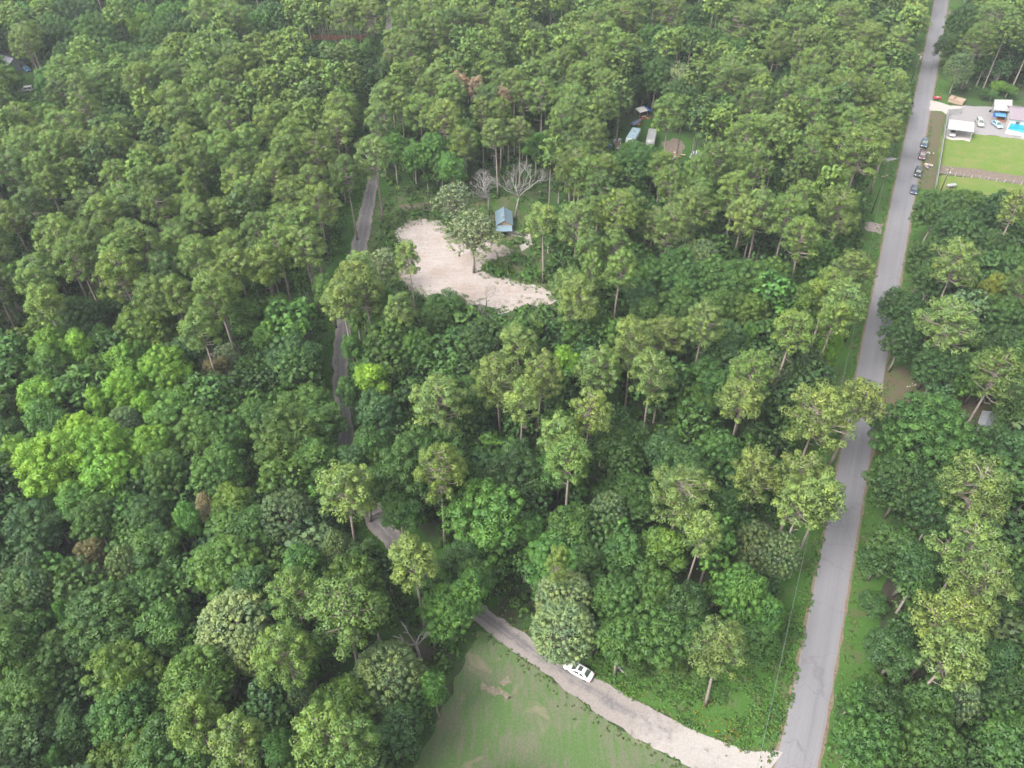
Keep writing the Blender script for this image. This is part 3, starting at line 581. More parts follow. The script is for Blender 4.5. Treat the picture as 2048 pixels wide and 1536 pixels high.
# hand-placed crowns: photo x, y of the crown's centre, its radius in photo pixels, kind
HAND = '''
15 60 45 d;95 25 24 y;48 45 30 b;110 70 40 o;54 86 26 p;115 85 42 d;6 162 32 b;108 172 32 b;150 35 40 d;195 75 52 o;250 45 40 o;338 35 28 b;365 30 20 b;292 62 26 y;320 80 38 o;380 70 36 o;440 80 42 o;410 25 38 p;465 35 40 p
150 125 46 o;185 140 40 o;250 122 40 o;305 118 24 t;345 115 35 o;390 105 35 o;470 112 36 p;205 165 40 p;165 182 28 P;130 142 25 p;280 160 28 p;320 158 30 p;400 165 36 p;465 150 32 p;370 150 24 n;44 240 36 p;140 212 30 o;210 215 48 o;265 205 36 o;345 205 38 p;445 195 24 p;490 205 35 o
90 238 36 o;130 255 36 p;195 250 42 d;240 258 45 d;290 258 40 d;460 250 34 p;330 245 22 p;415 225 26 p;370 235 34 p;45 287 32 p;95 282 22 p;120 302 30 p;170 297 28 p;220 288 28 p;375 287 28 p;410 300 30 p;500 290 25 p;455 297 25 p;290 330 32 p;365 340 25 p;400 330 20 p;30 340 35 q;90 345 28 p;185 355 44 g;235 357 28 p;480 340 30 p;100 378 20 p;290 372 24 p;330 366 26 p;395 376 15 p;430 372 18 t;470 376 22 p
684 30 32 P;545 35 35 t;740 30 34 p;738 98 16 b;702 116 36 o;616 114 26 t;792 100 38 P;825 112 28 q;812 40 32 p;860 25 34 p;905 48 30 p;960 38 34 p;1005 52 28 p;870 66 26 p;830 72 24 p;922 175 24 x;952 184 16 x;1007 205 19 x;1062 246 17 n;775 150 26 d;872 158 24 P;897 182 26 P;853 183 24 p;835 146 24 p;802 208 22 p;837 224 32 p;884 238 34 P;964 226 20 p;1000 228 18 p
765 205 26 P;760 240 26 P;764 275 24 s;750 312 40 P;682 222 36 p;668 258 38 P;625 308 38 p;580 312 26 p;553 352 32 p;628 368 34 p;695 352 28 q;790 305 30 b;830 318 34 b;870 305 32 b;902 345 26 b;930 270 34 o;995 272 28 P;1040 268 24 P
1045 28 20 Y;1060 82 38 g;1110 88 26 o;1196 57 42 p;1250 40 42 p;1180 88 38 p;1245 98 28 p;1281 107 15 y;1200 118 30 p;1300 88 38 o;1360 90 42 o;1420 95 40 o;1310 122 34 o;1460 112 36 o;1275 18 24 p;1340 20 32 p;1480 40 42 p;1530 25 24 p;1070 150 25 p;1100 136 24 p;1130 130 22 p;1160 155 25 p;1190 150 24 p;1145 207 38 p;1085 195 28 p;1052 196 24 p;1215 172 28 p
1356 158 36 s;1312 158 36 o;1362 202 40 d;1430 214 34 t;1466 150 44 p;1510 160 28 p;1205 218 38 o;1240 205 26 g;1272 328 40 o;1226 342 38 o;1306 338 30 o;1321 334 28 p;1345 372 28 p;1400 345 28 p;1434 324 34 p;1500 325 38 p;1485 272 30 p;1500 207 34 p;1530 270 26 p;1130 252 36 p;1154 335 42 p;1172 350 36 p;1072 300 22 b
1603 47 36 p;1690 40 38 p;1630 82 28 p;1590 88 18 P;1552 95 26 p;1624 130 34 p;1740 78 34 p;1750 112 34 t;1702 122 34 p;1742 142 28 p;1692 182 42 p;1736 192 36 p;1636 214 46 p;1572 190 28 p;1790 172 28 P;1792 225 24 P;1551 268 40 P;1721 302 56 p;1622 322 38 p;1782 268 24 P;1700 252 22 p;1830 40 30 P;1800 85 28 P
1985 40 42 p;1960 78 34 p;1930 52 40 d;1905 95 32 d;1918 138 26 g;2032 60 40 d;2035 112 38 t;1997 172 12 y 4.5;2018 180 16 o 4.5;1968 185 12 d 3.5;1985 189 10 o 3.5
57 449 42 d;395 440 24 P;320 547 32 q;247 547 46 p;302 590 36 p;350 590 34 p;435 590 42 p;95 617 30 p;165 642 48 d;216 632 18 t;295 662 58 l;400 665 38 p;206 686 22 b;106 705 38 y;160 702 26 y;100 737 34 b;370 718 42 t;252 737 32 y;335 747 46 y;298 710 18 b;455 712 26 s;436 745 26 n;500 640 30 b;192 757 28 l;120 478 40 p;70 572 28 p;480 535 30 p
634 410 40 p;605 452 28 p;612 498 44 P;530 532 36 p;700 562 44 P;762 524 30 s;822 526 24 P;945 470 56 s 15;905 402 42 s;787 674 52 o;832 702 40 b;870 652 38 o;892 622 42 o;750 617 34 b;800 622 28 P;972 690 52 d;1032 686 42 o;582 716 56 t;535 682 24 b;555 628 36 o
1091 443 32 P;1154 450 42 P;1190 422 26 p;1238 426 36 p;1335 452 48 P;1382 418 54 P;1229 506 32 p;1180 507 22 p;1486 432 34 P;1522 426 42 P;1394 522 44 g;1164 596 42 P;1236 552 28 p;1190 547 18 p;1290 562 44 o;1352 546 48 o;1422 556 48 o;1362 592 44 o;1482 572 48 o;1272 602 42 t;1352 622 44 o;1432 622 38 l;1500 630 38 l;1292 642 34 o;1165 656 50 o;1269 686 44 P;1306 690 20 b;1332 682 38 l;1436 690 58 t;1502 682 20 b;1196 742 46 P;1306 752 44 P;1132 732 24 y;1502 752 44 p
1575 430 36 p;1610 482 34 p;1690 422 42 p;1708 540 44 P;1660 585 30 p;1692 610 38 P;1606 617 34 l;1580 676 40 p;1546 562 42 o;1662 652 30 p;1552 742 38 g;1622 735 28 g;1655 702 18 y;1640 520 36 o;1870 430 46 d;1930 422 42 o;1985 432 38 d;2030 422 28 P;1912 472 52 d;1962 502 42 d;1852 522 40 d;1918 528 52 P;1862 562 38 d;1984 582 26 Y;1900 645 68 P;1802 622 44 d;1802 682 42 d;1995 640 46 o;1990 705 46 d;1872 742 46 d;1962 747 48 o;2036 722 38 o;2030 540 42 o
100 942 58 y;165 885 46 y;45 925 42 y;200 905 50 y;307 900 42 y;222 952 52 y;150 1012 34 b;88 806 34 y;206 816 20 y;256 785 38 y;306 826 22 y;255 852 36 g;96 856 38 b;136 850 20 b;342 832 52 b;402 872 48 l;452 882 44 o;440 952 52 o;332 952 44 o;18 826 26 g;22 880 30 d;70 1060 56 t;190 1045 46 o;300 1042 46 d;380 1052 24 b;412 1018 18 w;440 1072 14 w;322 1102 44 o;186 1112 28 n;252 1132 36 g;68 1142 32 g;470 1010 40 l
574 882 66 l;520 850 44 o;685 990 60 P;570 1032 54 g;674 1102 30 g;608 1142 40 b;862 942 100 o;757 832 44 t;882 806 60 P;832 1132 48 P;978 1042 76 b;1000 762 52 P;1076 752 42 P;748 768 30 y;1040 802 34 P;640 930 40 o;760 930 34 o
1174 826 44 P;1122 872 38 P;1138 932 42 p;1090 962 44 o;1040 922 34 t;1222 902 40 o;1262 882 42 d;1381 820 42 l;1432 912 48 o;1324 902 38 t;1358 982 70 P;1211 1032 38 g;1490 800 42 P;1519 950 50 P;1512 1092 46 g;1142 1062 44 o;1100 1130 24 p;1242 1112 44 o;1324 1102 44 l;1052 1062 34 b;1400 1062 34 P;1450 1020 36 o
1636 832 76 P;1712 802 42 P;1600 957 62 P;1592 1020 46 P;1640 1002 44 P;1848 878 98 o;1802 972 60 d;1962 985 76 P;1948 1092 74 P;1782 1102 46 d;1822 1132 42 d;2022 902 38 t;1560 1112 38 g;1870 1030 50 d;2030 830 40 o
690 607 36 P;712 545 28 P;655 852 38 o;712 935 38 d;745 905 34 o;730 985 36 o;905 1152 40 d;932 1192 34 b;872 1182 40 o;955 1160 34 o;660 590 30 o;715 640 22 b;705 700 20 b;700 790 22 o;930 1120 40 d
1505 1278 42 o 9;1345 1322 28 l 5;1268 1326 24 o 5;1400 1352 20 o 4;150 1462 44 d;1990 884 28 d;1262 320 30 o;1290 328 28 o;800 1030 40 o;735 1122 34 d;1752 1130 34 d 7;1747 1210 26 d 5;1772 1290 34 d 6;1745 1380 34 o 6;1702 1440 30 d 5
60 1182 42 d;85 1176 34 g;220 1235 78 o;302 1192 56 o;190 1292 56 o;110 1332 58 o;60 1402 66 o;60 1482 54 d;250 1352 66 l;332 1262 48 o;392 1370 74 l;252 1432 66 o;332 1482 48 o;402 1460 48 p;482 1500 52 P;120 1522 20 b;475 1245 72 G;135 1232 14 b;30 1260 44 d
687 1230 78 p;575 1304 60 p;510 1300 44 G;775 1352 70 g;602 1396 28 g;660 1462 56 p;565 1506 34 b;702 1502 48 p;790 1470 46 t;900 1226 56 b;872 1385 28 b;512 1180 40 d
1129 1190 54 G;1128 1260 62 G;1240 1202 56 o;1300 1182 50 o;1311 1272 66 o;1372 1222 42 d;1481 1192 52 b;1449 1306 60 P 20;1240 1290 40 o;1390 1290 34 o;1535 1235 30 b;1175 1130 34 d
1900 1240 82 P;1885 1310 56 P;1950 1172 62 P;1790 1312 46 d;1913 1396 38 G;1850 1402 42 o;1723 1482 62 o;1850 1502 64 o;2002 1402 56 d;2010 1502 52 o;1982 1332 48 d;2032 1202 50 d;1760 1430 38 d;1700 1400 26 o
'''
KEEP = [  # parts of the picture where ground, road or buildings must stay in view: no filler tree may stand in front of them
    [(l, y) for y, l, r in ROAD] + [(r, y) for y, l, r in reversed(ROAD)],
    [(1745, 330), (1790, 330), (1762, 525), (1712, 763), (1672, 765), (1692, 690), (1732, 560), (1740, 470)],
    [(1640, 1080), (1655, 1040), (1560, 1490), (1430, 1410), (1420, 1370), (1540, 1330), (1600, 1180)],
    [(1735, 1050), (1745, 1180), (1755, 1330), (1690, 1450), (1640, 1530), (1700, 1170)],
    [(728, 385), (755, 385), (738, 510), (700, 515)], [(662, 630), (700, 640), (690, 720), (690, 800), (672, 800), (660, 720)], [(735, 1040), (768, 1028), (808, 1085), (780, 1105)],
    [(957, 1225), (1045, 1267), (1150, 1330), (1350, 1420), (1552, 1508), (1400, 1536), (1090, 1345)],
    [(640, 640), (690, 520), (730, 380), (705, 380), (655, 560)],
    [(960, 1275), (1090, 1345), (1380, 1560), (815, 1560), (880, 1430)],
    [(740, 420), (860, 410), (960, 385), (1040, 385), (1075, 500), (1105, 612), (1000, 625), (800, 580), (745, 520)],
    [(1860, 190), (1990, 185), (2060, 190), (2060, 370), (1960, 390), (1870, 385), (1825, 400), (1850, 280)],
    [(1262, 225), (1300, 215), (1310, 255), (1375, 275), (1408, 295), (1395, 325), (1330, 325), (1310, 302), (1215, 302), (1225, 275), (1255, 250)],
    [(1760, 735), (1795, 740), (1800, 830), (1760, 845)], [(1900, 795), (1985, 795), (1975, 862), (1925, 855)],
    [(800, 1208), (882, 1208), (870, 1300), (800, 1300)],
    [(940, 350), (1085, 335), (1085, 420), (940, 420)], [(760, 385), (870, 385), (870, 430), (760, 430)],
    [(5, 112), (50, 112), (62, 135), (76, 192), (36, 194), (30, 150)], [(622, 64), (735, 64), (735, 84), (622, 84)],
    [(1160, 1310), (1290, 1300), (1420, 1340), (1480, 1400), (1540, 1500), (1250, 1390)],
]
NOTREE = [px(*[(x, y) for x, y in poly]) for poly in (FIELD, VERGE2, SAND,
          [(1861, 190), (2300, 190), (2300, 390), (1868, 390)], [(1262, 235), (1300, 230), (1372, 270), (1408, 296), (1392, 325), (1225, 300)], [(1760, 720), (1800, 735), (1830, 850), (1755, 850)], [(985, 400), (1030, 400), (1030, 480), (985, 480)],
          [(0, 110), (45, 110), (80, 190), (40, 195), (0, 150)])]
roadpoly = [p for p in off(RL, RR, 2.0)] + [p for p in reversed(off(RR, RL, 2.0))]
lanepoly = [p for p in off(LL, LR, 1.2)] + [p for p in reversed(off(LR, LL, 1.2))]

trees = []      # dicts: X Y H r(m) kind pr(px) x y
def size_of(kind, rm):
    fam = KIND[kind][0]
    if fam == 'pine': return 'pine_s' if rm < 3.75 else 'pine_m' if rm < 5.3 else 'pine_l'
    if fam == 'broad': return 'broad_s' if rm < 3.8 else 'broad_m' if rm < 6.2 else 'broad_l'
    return fam
def hc_frac(kind): return {'pine': 0.80, 'broad': 0.66, 'dome': 0.66, 'sparse': 0.73}[KIND[kind][0]]
def add_tree(x, y, pr, kind, hand, Hfix=None):
    lo, hi = KIND[kind][1]; H = rnd.uniform(lo, hi)
    if Hfix: H = Hfix
    q = P(x, y, H * hc_frac(kind)); rm = pr / FPX * depth(q)
    if KIND[kind][0] != 'pine' and not Hfix:
        H = min(max(H * (0.72 + 0.28 * rm / 5.0), 5.0), 18.0); q = P(x, y, H * hc_frac(kind)); rm = pr / FPX * depth(q)
    trees.append(dict(X=q.x, Y=q.y, H=H, r=rm, kind=kind, pr=pr, x=x, y=y, hand=hand, id=len(trees)))
for row in HAND.strip().split('\n'):
    for it in row.split(';'):
        a = it.split()
        add_tree(float(a[0]), float(a[1]), float(a[2]) * (1.15 if a[3] in 'pq' and float(a[1]) < 620 else 1.12 if a[3] == 'y' else 1.0), a[3], True, float(a[4]) if len(a) > 4 else None)
N_HAND = len(trees)

# fill: Poisson spread over the ground, the kinds mixed as the photo mixes them
def kind_at(x, y, r):
    u = r.random()
    if x > 1760:
        if y < 230: return 'p' if u < .35 else 'd' if u < .7 else 't' if u < .85 else 'q'
        return 'd' if u < .48 else 'o' if u < .78 else 'p' if u < .92 else 'g'
    if x < 560 and y < 120: return 'o' if u < .45 else 'd' if u < .65 else 'p' if u < .88 else 'b'
    if x < 700 and y < 600: return 'p' if u < .72 else 'q' if u < .87 else 'o' if u < .96 else 't'
    if y < 420 and x < 1230: return 'p' if u < .66 else 'q' if u < .78 else 'o' if u < .93 else 'd'
    if y < 420: return 'p' if u < .52 else 'q' if u < .62 else 'o' if u < .82 else 'd' if u < .94 else 't'
    if x < 430 and 640 < y < 1000: return 'y' if u < .24 else 'b' if u < .5 else 'o' if u < .8 else 'd'
    if x < 700 and y < 1000: return 'o' if u < .45 else 'l' if u < .6 else 'b' if u < .72 else 'd' if u < .86 else 'p' if u < .95 else 'y'
    if x < 900: return 'o' if u < .48 else 'd' if u < .66 else 'p' if u < .8 else 'l' if u < .9 else 'g'
    return 'o' if u < .46 else 'd' if u < .63 else 'P' if u < .76 else 'l' if u < .86 else 't' if u < .92 else 'b'
cell = {}
def near(X, Y, d):
    i, j = int(X // 8), int(Y // 8); k = int(d // 8) + 1
    for a in range(i - k, i + k + 1):
        for b in range(j - k, j + k + 1):
            for t in cell.get((a, b), ()):
                dd = d * (0.5 + 0.5 * min(1.6, t['r'] / 4.0)) if t['H'] > 8 else d * 0.7
                if (t['X'] - X) ** 2 + (t['Y'] - Y) ** 2 < dd * dd: return True
    return False
def put(t): cell.setdefault((int(t['X'] // 8), int(t['Y'] // 8)), []).append(t)
for t in trees: put(t)
def hides(t, margin=0.0):
    """does this tree's crown or trunk cover a kept patch of the picture?"""
    c = Vector((t['X'], t['Y'], t['H'] * hc_frac(t['kind']))); x, y = PIX(c); pr = t['r'] * FPX / depth(c)
    fam = KIND[t['kind']][0]; ry = pr * (1.15 if fam == 'pine' else 1.0)
    bx, by = PIX(Vector((t['X'], t['Y'], 0)))
    for k in KEEP:
        xs = [p[0] for p in k]; ys = [p[1] for p in k]
        if x + pr < min(xs) or x - pr > max(xs) or by < min(ys) or y - ry > max(ys): continue
        if polyd((x, y), k) < max(pr, ry) * 0.88 + margin: return True
        if inside((bx, by), k): return True
    return False
fr = random.Random(5)
DMAX = 400.0
def scatter(n, d0, short):
    for _ in range(n):
        Y = -6 + (DMAX + 6) * math.sqrt(fr.random()); halfw = (1024 + 200) / FPX * (Y * math.cos(_p) + CAM_H * math.sin(_p)) + 6
        X = fr.uniform(-halfw, halfw)
        gx, gy = PIX(Vector((X, Y, 0)))
        if not short:
            kx, ky = PIX(Vector((X, Y, 16.0))); kind = kind_at(kx, ky, fr)
            lo, hi = KIND[kind][1]; H = fr.uniform(lo - 3.5, hi); rm = {'pine': fr.uniform(3.5, 4.8), 'broad': fr.uniform(3.2, 5.2), 'dome': fr.uniform(3.5, 5), 'sparse': 4}[KIND[kind][0]]
            if ky > 430 and KIND[kind][0] != 'pine': rm *= 1.12
        else:
            kind = 'o' if fr.random() < .5 else 'd' if fr.random() < .6 else 't' if fr.random() < .4 else 'b'; H = fr.uniform(6.0, 12.0); rm = H * fr.uniform(0.25, 0.33)
        if near(X, Y, d0): continue
        if any(polyd((X, Y), q) < (1.0 if short else 1.5) for q in NOTREE): continue
        if polyd((X, Y), roadpoly) < 4.0 or polyd((X, Y), lanepoly) < (2.0 if short else 2.6): continue
        t = dict(X=X, Y=Y, H=H, r=rm, kind=kind, hand=False, id=len(trees))
        c = Vector((X, Y, H * hc_frac(kind))); t['x'], t['y'] = PIX(c); t['pr'] = rm * FPX / depth(c)
        if hides(t): continue
        trees.append(t); put(t)
scatter(22000, 5.6, False)
N_TALL = len(trees)
scatter(16000, 3.2, True)
def inview(t):
    x, y, r = t['x'], t['y'], t['pr']; return -r * 0.6 < x < 2048 + r * 0.6 and -r * 0.6 < y < 1536 + r * 0.6
print('TREES hand', N_HAND, 'tall', N_TALL, 'all', len(trees), 'in view', sum(map(inview, trees)))

pines = sorted((t for t in trees if KIND[t['kind']][0] == 'pine' and inview(t)), key=lambda t: (-t['hand'], -t['pr']))
broads = sorted((t for t in trees if KIND[t['kind']][0] != 'pine' and inview(t)), key=lambda t: (-t['hand'], t['H'] < 11, -t['pr']))
print('pines', len(pines), 'broad', len(broads))
ONES = pines[:300] + broads[:300]
one_ids = {t['id'] for t in ONES}

def tinted(kind, r):
    c = KIND[kind][2]; k = r.uniform(0.82, 1.20); w = r.uniform(-0.08, 0.08)
    return (c[0] * k * (1 + w), c[1] * k, c[2] * k * (1 - w))
tr_ = random.Random(21)
for t in ONES:
    fam = size_of(t['kind'], t['r']); q = tr_.choice(PROTO[fam])
    isp = KIND[t['kind']][0] == 'pine'
    root = empty('pine_tree' if isp else 'broadleaf_tree', (t['X'], t['Y'], 0), tr_.uniform(0, 6.28))
    s = t['r'] / q.R; root.scale = (s, s, t['H'] / q.H)
    root.rotation_euler[0] = R(tr_.uniform(-2.5, 2.5)); root.rotation_euler[1] = R(tr_.uniform(-2.5, 2.5))
    link('trunk', q.trunk, root); c = link('crown', q.crown, root); c.color = (*tinted(t['kind'], tr_), 1)
    t['obj'] = root

# the far and hidden rest of the woods: one mass for each kind
def mass(name, low, pick, label):
    Vs, vs, ts, ds = [], [], [], []; mm = MB()
    for t in trees:
        if t['id'] in one_ids or not pick(t): continue
        q = tr_.choice(LOW[low]); s = t['r'] / q.R; sz = t['H'] / q.H; a = tr_.uniform(0, 6.28); ca, sa = math.cos(a), math.sin(a)
        V = q.V * np.array([s, s, sz]); V = np.stack([V[:, 0] * ca - V[:, 1] * sa + t['X'], V[:, 0] * sa + V[:, 1] * ca + t['Y'], V[:, 2]], 1)
        ds.append(np.stack([q.d[:, 0] * ca - q.d[:, 1] * sa, q.d[:, 0] * sa + q.d[:, 1] * ca, q.d[:, 2]], 1))
        Vs.append(V); vs.append(q.v); ts.append(np.tile(np.array(tinted(t['kind'], tr_)), (len(q.v), 1)))
        mm.tube([(t['X'], t['Y'], 0), (t['X'], t['Y'], t['H'] * 0.9)], [0.26, 0.08], 5, cap=False)
    if not Vs: return
    root = empty(name); tag(root, label, 'woodland', kind='stuff')
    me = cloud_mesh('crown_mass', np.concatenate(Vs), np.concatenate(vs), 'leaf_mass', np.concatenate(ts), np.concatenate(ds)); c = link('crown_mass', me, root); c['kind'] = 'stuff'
    tk = mm.build('trunk_mass', 'pine_bark' if low == 'pine' else 'bark', root); tk['kind'] = 'stuff'
mass('pine_woodland', 'pine', lambda t: KIND[t['kind']][0] == 'pine', 'distant mass of round olive pines filling the far woods')
mass('broadleaf_woodland', 'broad', lambda t: KIND[t['kind']][0] != 'pine', 'mass of broadleaf crowns and saplings filling gaps between larger trees')

# undergrowth on the woodland floor
def undergrowth():
    C, rad, cv, tint = [], [], [], []; u = random.Random(3)
    for _ in range(9000):
        Y = 18 + 350 * u.random() ** 0.75; hw = (1024 + 60) / FPX * (Y * math.cos(_p) + CAM_H * math.sin(_p)); X = u.uniform(-hw, hw)
        if any(polyd((X, Y), q) < 0.6 for q in NOTREE) or polyd((X, Y), roadpoly) < 3.6 or polyd((X, Y), lanepoly) < 1.0: continue
        r = u.uniform(0.7, 1.7); C.append((X, Y, r * 0.45)); rad.append(r); cv.append(u.uniform(0.2, 0.8)); tint.append(tinted(u.choice('oodb'), u))
    for _ in range(2600):     # denser skirts along the open edges
        poly = u.choice((roadpoly, lanepoly, lanepoly, NOTREE[0], NOTREE[2])); i = u.randrange(len(poly)); a, b = poly[i - 1], poly[i]
        k = u.random(); d = (b - a)
        if d.length < 0.1 or d.length > 150: continue
        n = Vector((d.y, -d.x, 0)).normalized() * u.choice((-1, 1)) * (abs(u.gauss(0, 2.0)) + (5.0 if poly is roadpoly else 2.0)); p = a.lerp(b, k) + n
        if polyd((p.x, p.y), roadpoly) < 4.5 or polyd((p.x, p.y), lanepoly) < 1.4 or any(inside((p.x, p.y), q) for q in NOTREE): continue
        if poly is roadpoly and u.random() < .6: p = p + n.normalized() * u.uniform(2, 6)
        r = u.uniform(0.5, 1.5) if poly is not roadpoly else u.uniform(.5, 2.2); C.append((p.x, p.y, r * 0.5)); rad.append(r); cv.append(u.uniform(0.3, 0.9)); tint.append(tinted(u.choice('obbl'), u))
    V, v = leaf_cloud(C, rad, cv, 22, 0.55, 0.7, 9)
    me = cloud_mesh('undergrowth', V, v, 'leaf_mass', np.repeat(np.array(tint), 22, 0))
    tag(link('undergrowth', me), 'low green undergrowth covering the woodland floor', 'undergrowth', kind='stuff')
undergrowth()
def weeds():
    C, rad, cv, tint = [], [], [], []; u = random.Random(8); W2 = px(*VERGE2)
    xs = [p.x for p in W2]; ys = [p.y for p in W2]
    n = 0
    while n < 1500:
        X, Y = u.uniform(min(xs), max(xs)), u.uniform(min(ys), max(ys))
        if not inside((X, Y), W2) or mnoise.noise(Vector((X * .22, Y * .22, 2))) < u.uniform(-.35, .35): continue
        r = u.uniform(0.18, 0.5); C.append((X, Y, r * 0.35)); rad.append(r); cv.append(u.uniform(0.1, 0.9)); tint.append(tinted(u.choice('obblb'), u)); n += 1
    edges = [(LL, LR, 1), (LR, LL, 1), (RL, RR, 1), (RR, RL, 1)]
    for A, B, _ in edges:
        for i in range(len(A) - 1):
            L_ = (A[i + 1] - A[i]).length
            if L_ > 120: continue
            for k in range(int(L_ * 3.2)):
                t = u.random(); a = A[i].lerp(A[i + 1], t); b = B[i].lerp(B[i + 1], t); n_ = (a - b).normalized(); p = a + n_ * (abs(u.gauss(0, 1.1)) - (.15 if A in (LL, LR) else -.75))
                if polyd((p.x, p.y), [q_ for q_ in RL] + [q_ for q_ in reversed(RR)]) < .3 or p.y < 40 or inside((p.x, p.y), NOTREE[3]): continue
                r = u.uniform(0.10, 0.30); C.append((p.x, p.y, r * 0.2)); rad.append(r); cv.append(u.uniform(0.3, 1.0)); tint.append((0.075 * u.uniform(.7, 1.2), 0.125 * u.uniform(.8, 1.1), 0.032))
    for i in range(len(NOTREE[2])):                              # weeds creeping into the sand
        a, b = NOTREE[2][i - 1], NOTREE[2][i]
        for k in range(int((b - a).length * 5)):
            p = a.lerp(b, u.random()); r = u.uniform(0.15, 0.6); C.append((p.x + u.gauss(0, 1.1), p.y + u.gauss(0, 1.3), r * .3)); rad.append(r); cv.append(u.uniform(.2, .9)); tint.append(tinted(u.choice('oblP'), u))
    G2 = px((745, 400), (800, 385), (900, 395), (1000, 390), (1065, 400), (1085, 470), (1080, 560), (1100, 580), (1010, 600), (790, 575), (735, 560), (735, 470)); n = 0
    while n < 900:
        X, Y = u.uniform(min(p.x for p in G2), max(p.x for p in G2)), u.uniform(min(p.y for p in G2), max(p.y for p in G2))
        if not inside((X, Y), G2) or inside((X, Y), NOTREE[2]) or inside((X, Y), NOTREE[6]) or polyd((X, Y), lanepoly) < .5: n += .05; continue
        r = u.uniform(0.2, 0.8); C.append((X, Y, r * .35)); rad.append(r); cv.append(u.uniform(.1, .9)); tint.append(tinted(u.choice('oldPn'), u)); n += 1
    V, v = leaf_cloud(C, rad, cv, 16, 0.22, 0.7, 19)
    tag(link('weeds', cloud_mesh('weeds', V, v, 'leaf_mass', np.repeat(np.array(tint), 16, 0))), 'knee-high green weeds on the corner beside the road', 'weeds', kind='stuff')
    C, rad, cv, tint = [], [], [], []
    for cx, cy, n, sp in ((1425, 1448, 26, 1.6), (1462, 1468, 20, 1.4), (1405, 1440, 10, 1.1), (1535, 1440, 8, 1.6), (1300, 1392, 5, 1.2)):
        p = P(cx, cy)
        for _ in range(n): C.append((p.x + u.gauss(0, sp), p.y + u.gauss(0, sp), 0.45)); rad.append(u.uniform(0.08, 0.2)); cv.append(u.random()); tint.append((0.26 * u.uniform(.8, 1.1), 0.19, 0.015))
    V, v = leaf_cloud(C, rad, cv, 7, 0.16, 0.6, 29)
    tag(link('wildflowers', cloud_mesh('wildflowers', V, v, 'leaf_mass', np.repeat(np.array(tint), 7, 0))), 'scattered orange wildflowers among the weeds near the road mouth', 'wildflowers', kind='stuff')
weeds()

# bare and dead trees
def bare_tree(name, base, H, spread, seed, label, depth_n=4, lean=(0, 0), mat='dead_wood', r0=0.28):
    root = empty(name, base); r = random.Random(seed); tm, bm_ = MB(), MB()
    top = Vector((lean[0], lean[1], H * 0.42))
    tm.tube([(0, 0, 0), (lean[0] * .4, lean[1] * .4, H * 0.22), top], [r0, r0 * .85, r0 * .7], 7)
    def grow(p, d, L, rad, n):
        e = p + d * L; mid = p.lerp(e, .5) + Vector((r.uniform(-.1, .1), r.uniform(-.1, .1), r.uniform(-.05, .15))) * L
        bm_.tube([p, mid, e], [rad, rad * .8, rad * .6], 5 if rad > .05 else 3, cap=False)
        if n == 0: return
        for _ in range(3 if n > 1 else 4):
            d2 = (d + Vector((r.uniform(-1, 1), r.uniform(-1, 1), r.uniform(-.35, .8))) * spread).normalized(); grow(e if r.random() > .3 else mid, d2, L * r.uniform(.55, .8), rad * .58, n - 1)
    for _ in range(4): grow(top, Vector((r.uniform(-1, 1), r.uniform(-1, 1), r.uniform(.2, 1.1))).normalized(), H * 0.24, r0 * .6, depth_n - 1)
    tm.build('trunk', mat, root, True); bm_.build('branches', mat, root)
    tag(root, label, 'dead tree'); return root
bare_tree('bare_tree', P(978, 430), 12.5, 0.9, 4, 'leafless grey tree with twiggy crown just behind the blue shed', 6)
bare_tree('bare_tree', P(1030, 440), 16.0, 0.75, 9, 'larger leafless grey tree with arching limb beside the blue shed', 6, (1.0, .4))
bare_tree('bare_tree', P(945, 668), 8.5, 0.9, 12, 'grey leafless twiggy tree in the dark hollow below the sand', 5)
bare_tree('bare_tree', P(973, 612), 6.0, 0.8, 15, 'small dead sapling standing on the lower sand', 4, r0=0.12)
bare_tree('dead_snag', P(842, 1322), 11.5, 0.8, 23, 'forked bleached dead snag over the dark gap above the field', 2, (-.4, .2), r0=0.25)
bare_tree('dead_snag', P(578, 692), 12.0, 0.5, 31, 'white dead stub among broadleaf crowns near the lane', 2)
# ================================================================== POLES AND WIRES
def height_at(base, top):
    b = P(*base); d = FWD + Vector((1, 0, 0)) * ((top[0] - 1024) / FPX) + UPV * ((768 - top[1]) / FPX)
    return b, CAM_H + d.z * b.y / d.y
def utility_pole(b, H, label, arm_rz=0.4, transformer=True):
    t = empty('utility_pole', b, arm_rz)
    MB().tube([(0, 0, 0), (0, 0, H)], [0.17, 0.11], 8).build('pole', 'wood_pole', t, True)
    MB().box((0, 0, H - 0.55), (2.2, 0.11, 0.13)).build('crossarm', 'plank', t)
    for x in (-0.95, 0, 0.95):
        MB().lathe([(0.05, 0), (0.08, 0.07), (0.05, 0.14), (0.06, 0.2)], (x, 0, H - 0.48 if x else H), 8).build('insulator', 'offwhite', t)
    if transformer:
        k = MB().lathe([(0.05, -0.5), (0.32, -0.47), (0.34, 0.40), (0.28, 0.52), (0.06, 0.55)], (0.46, 0.0, H - 1.9), 12).build('transformer', 'white', t, True)
        MB().box((0.16, 0, H - 1.9), (0.14, 0.1, 0.6)).build('bracket', 'galv', t)
        for x in (0.36, 0.56): MB().tube([(x, 0, H - 1.36), (x, 0, H - 1.05)], 0.05, 6).build('bushing', 'offwhite', t)
    return tag(t, label, 'utility pole', 'utility poles along the road')
bA, hA = height_at((1690, 684), (1721, 597)); bE, hE = height_at((1743, 427), (1770, 348)); bC, hC = height_at((1881, 383), (1899, 335)); bD, hD = height_at((1802, 815), (1822, 768))
bB = P(1818, 176); hB = 12.0
print('pole heights', hA, hE, hC, hD)
utility_pole(bA, hA, 'dark pole with white transformer on the verge midway along the road')
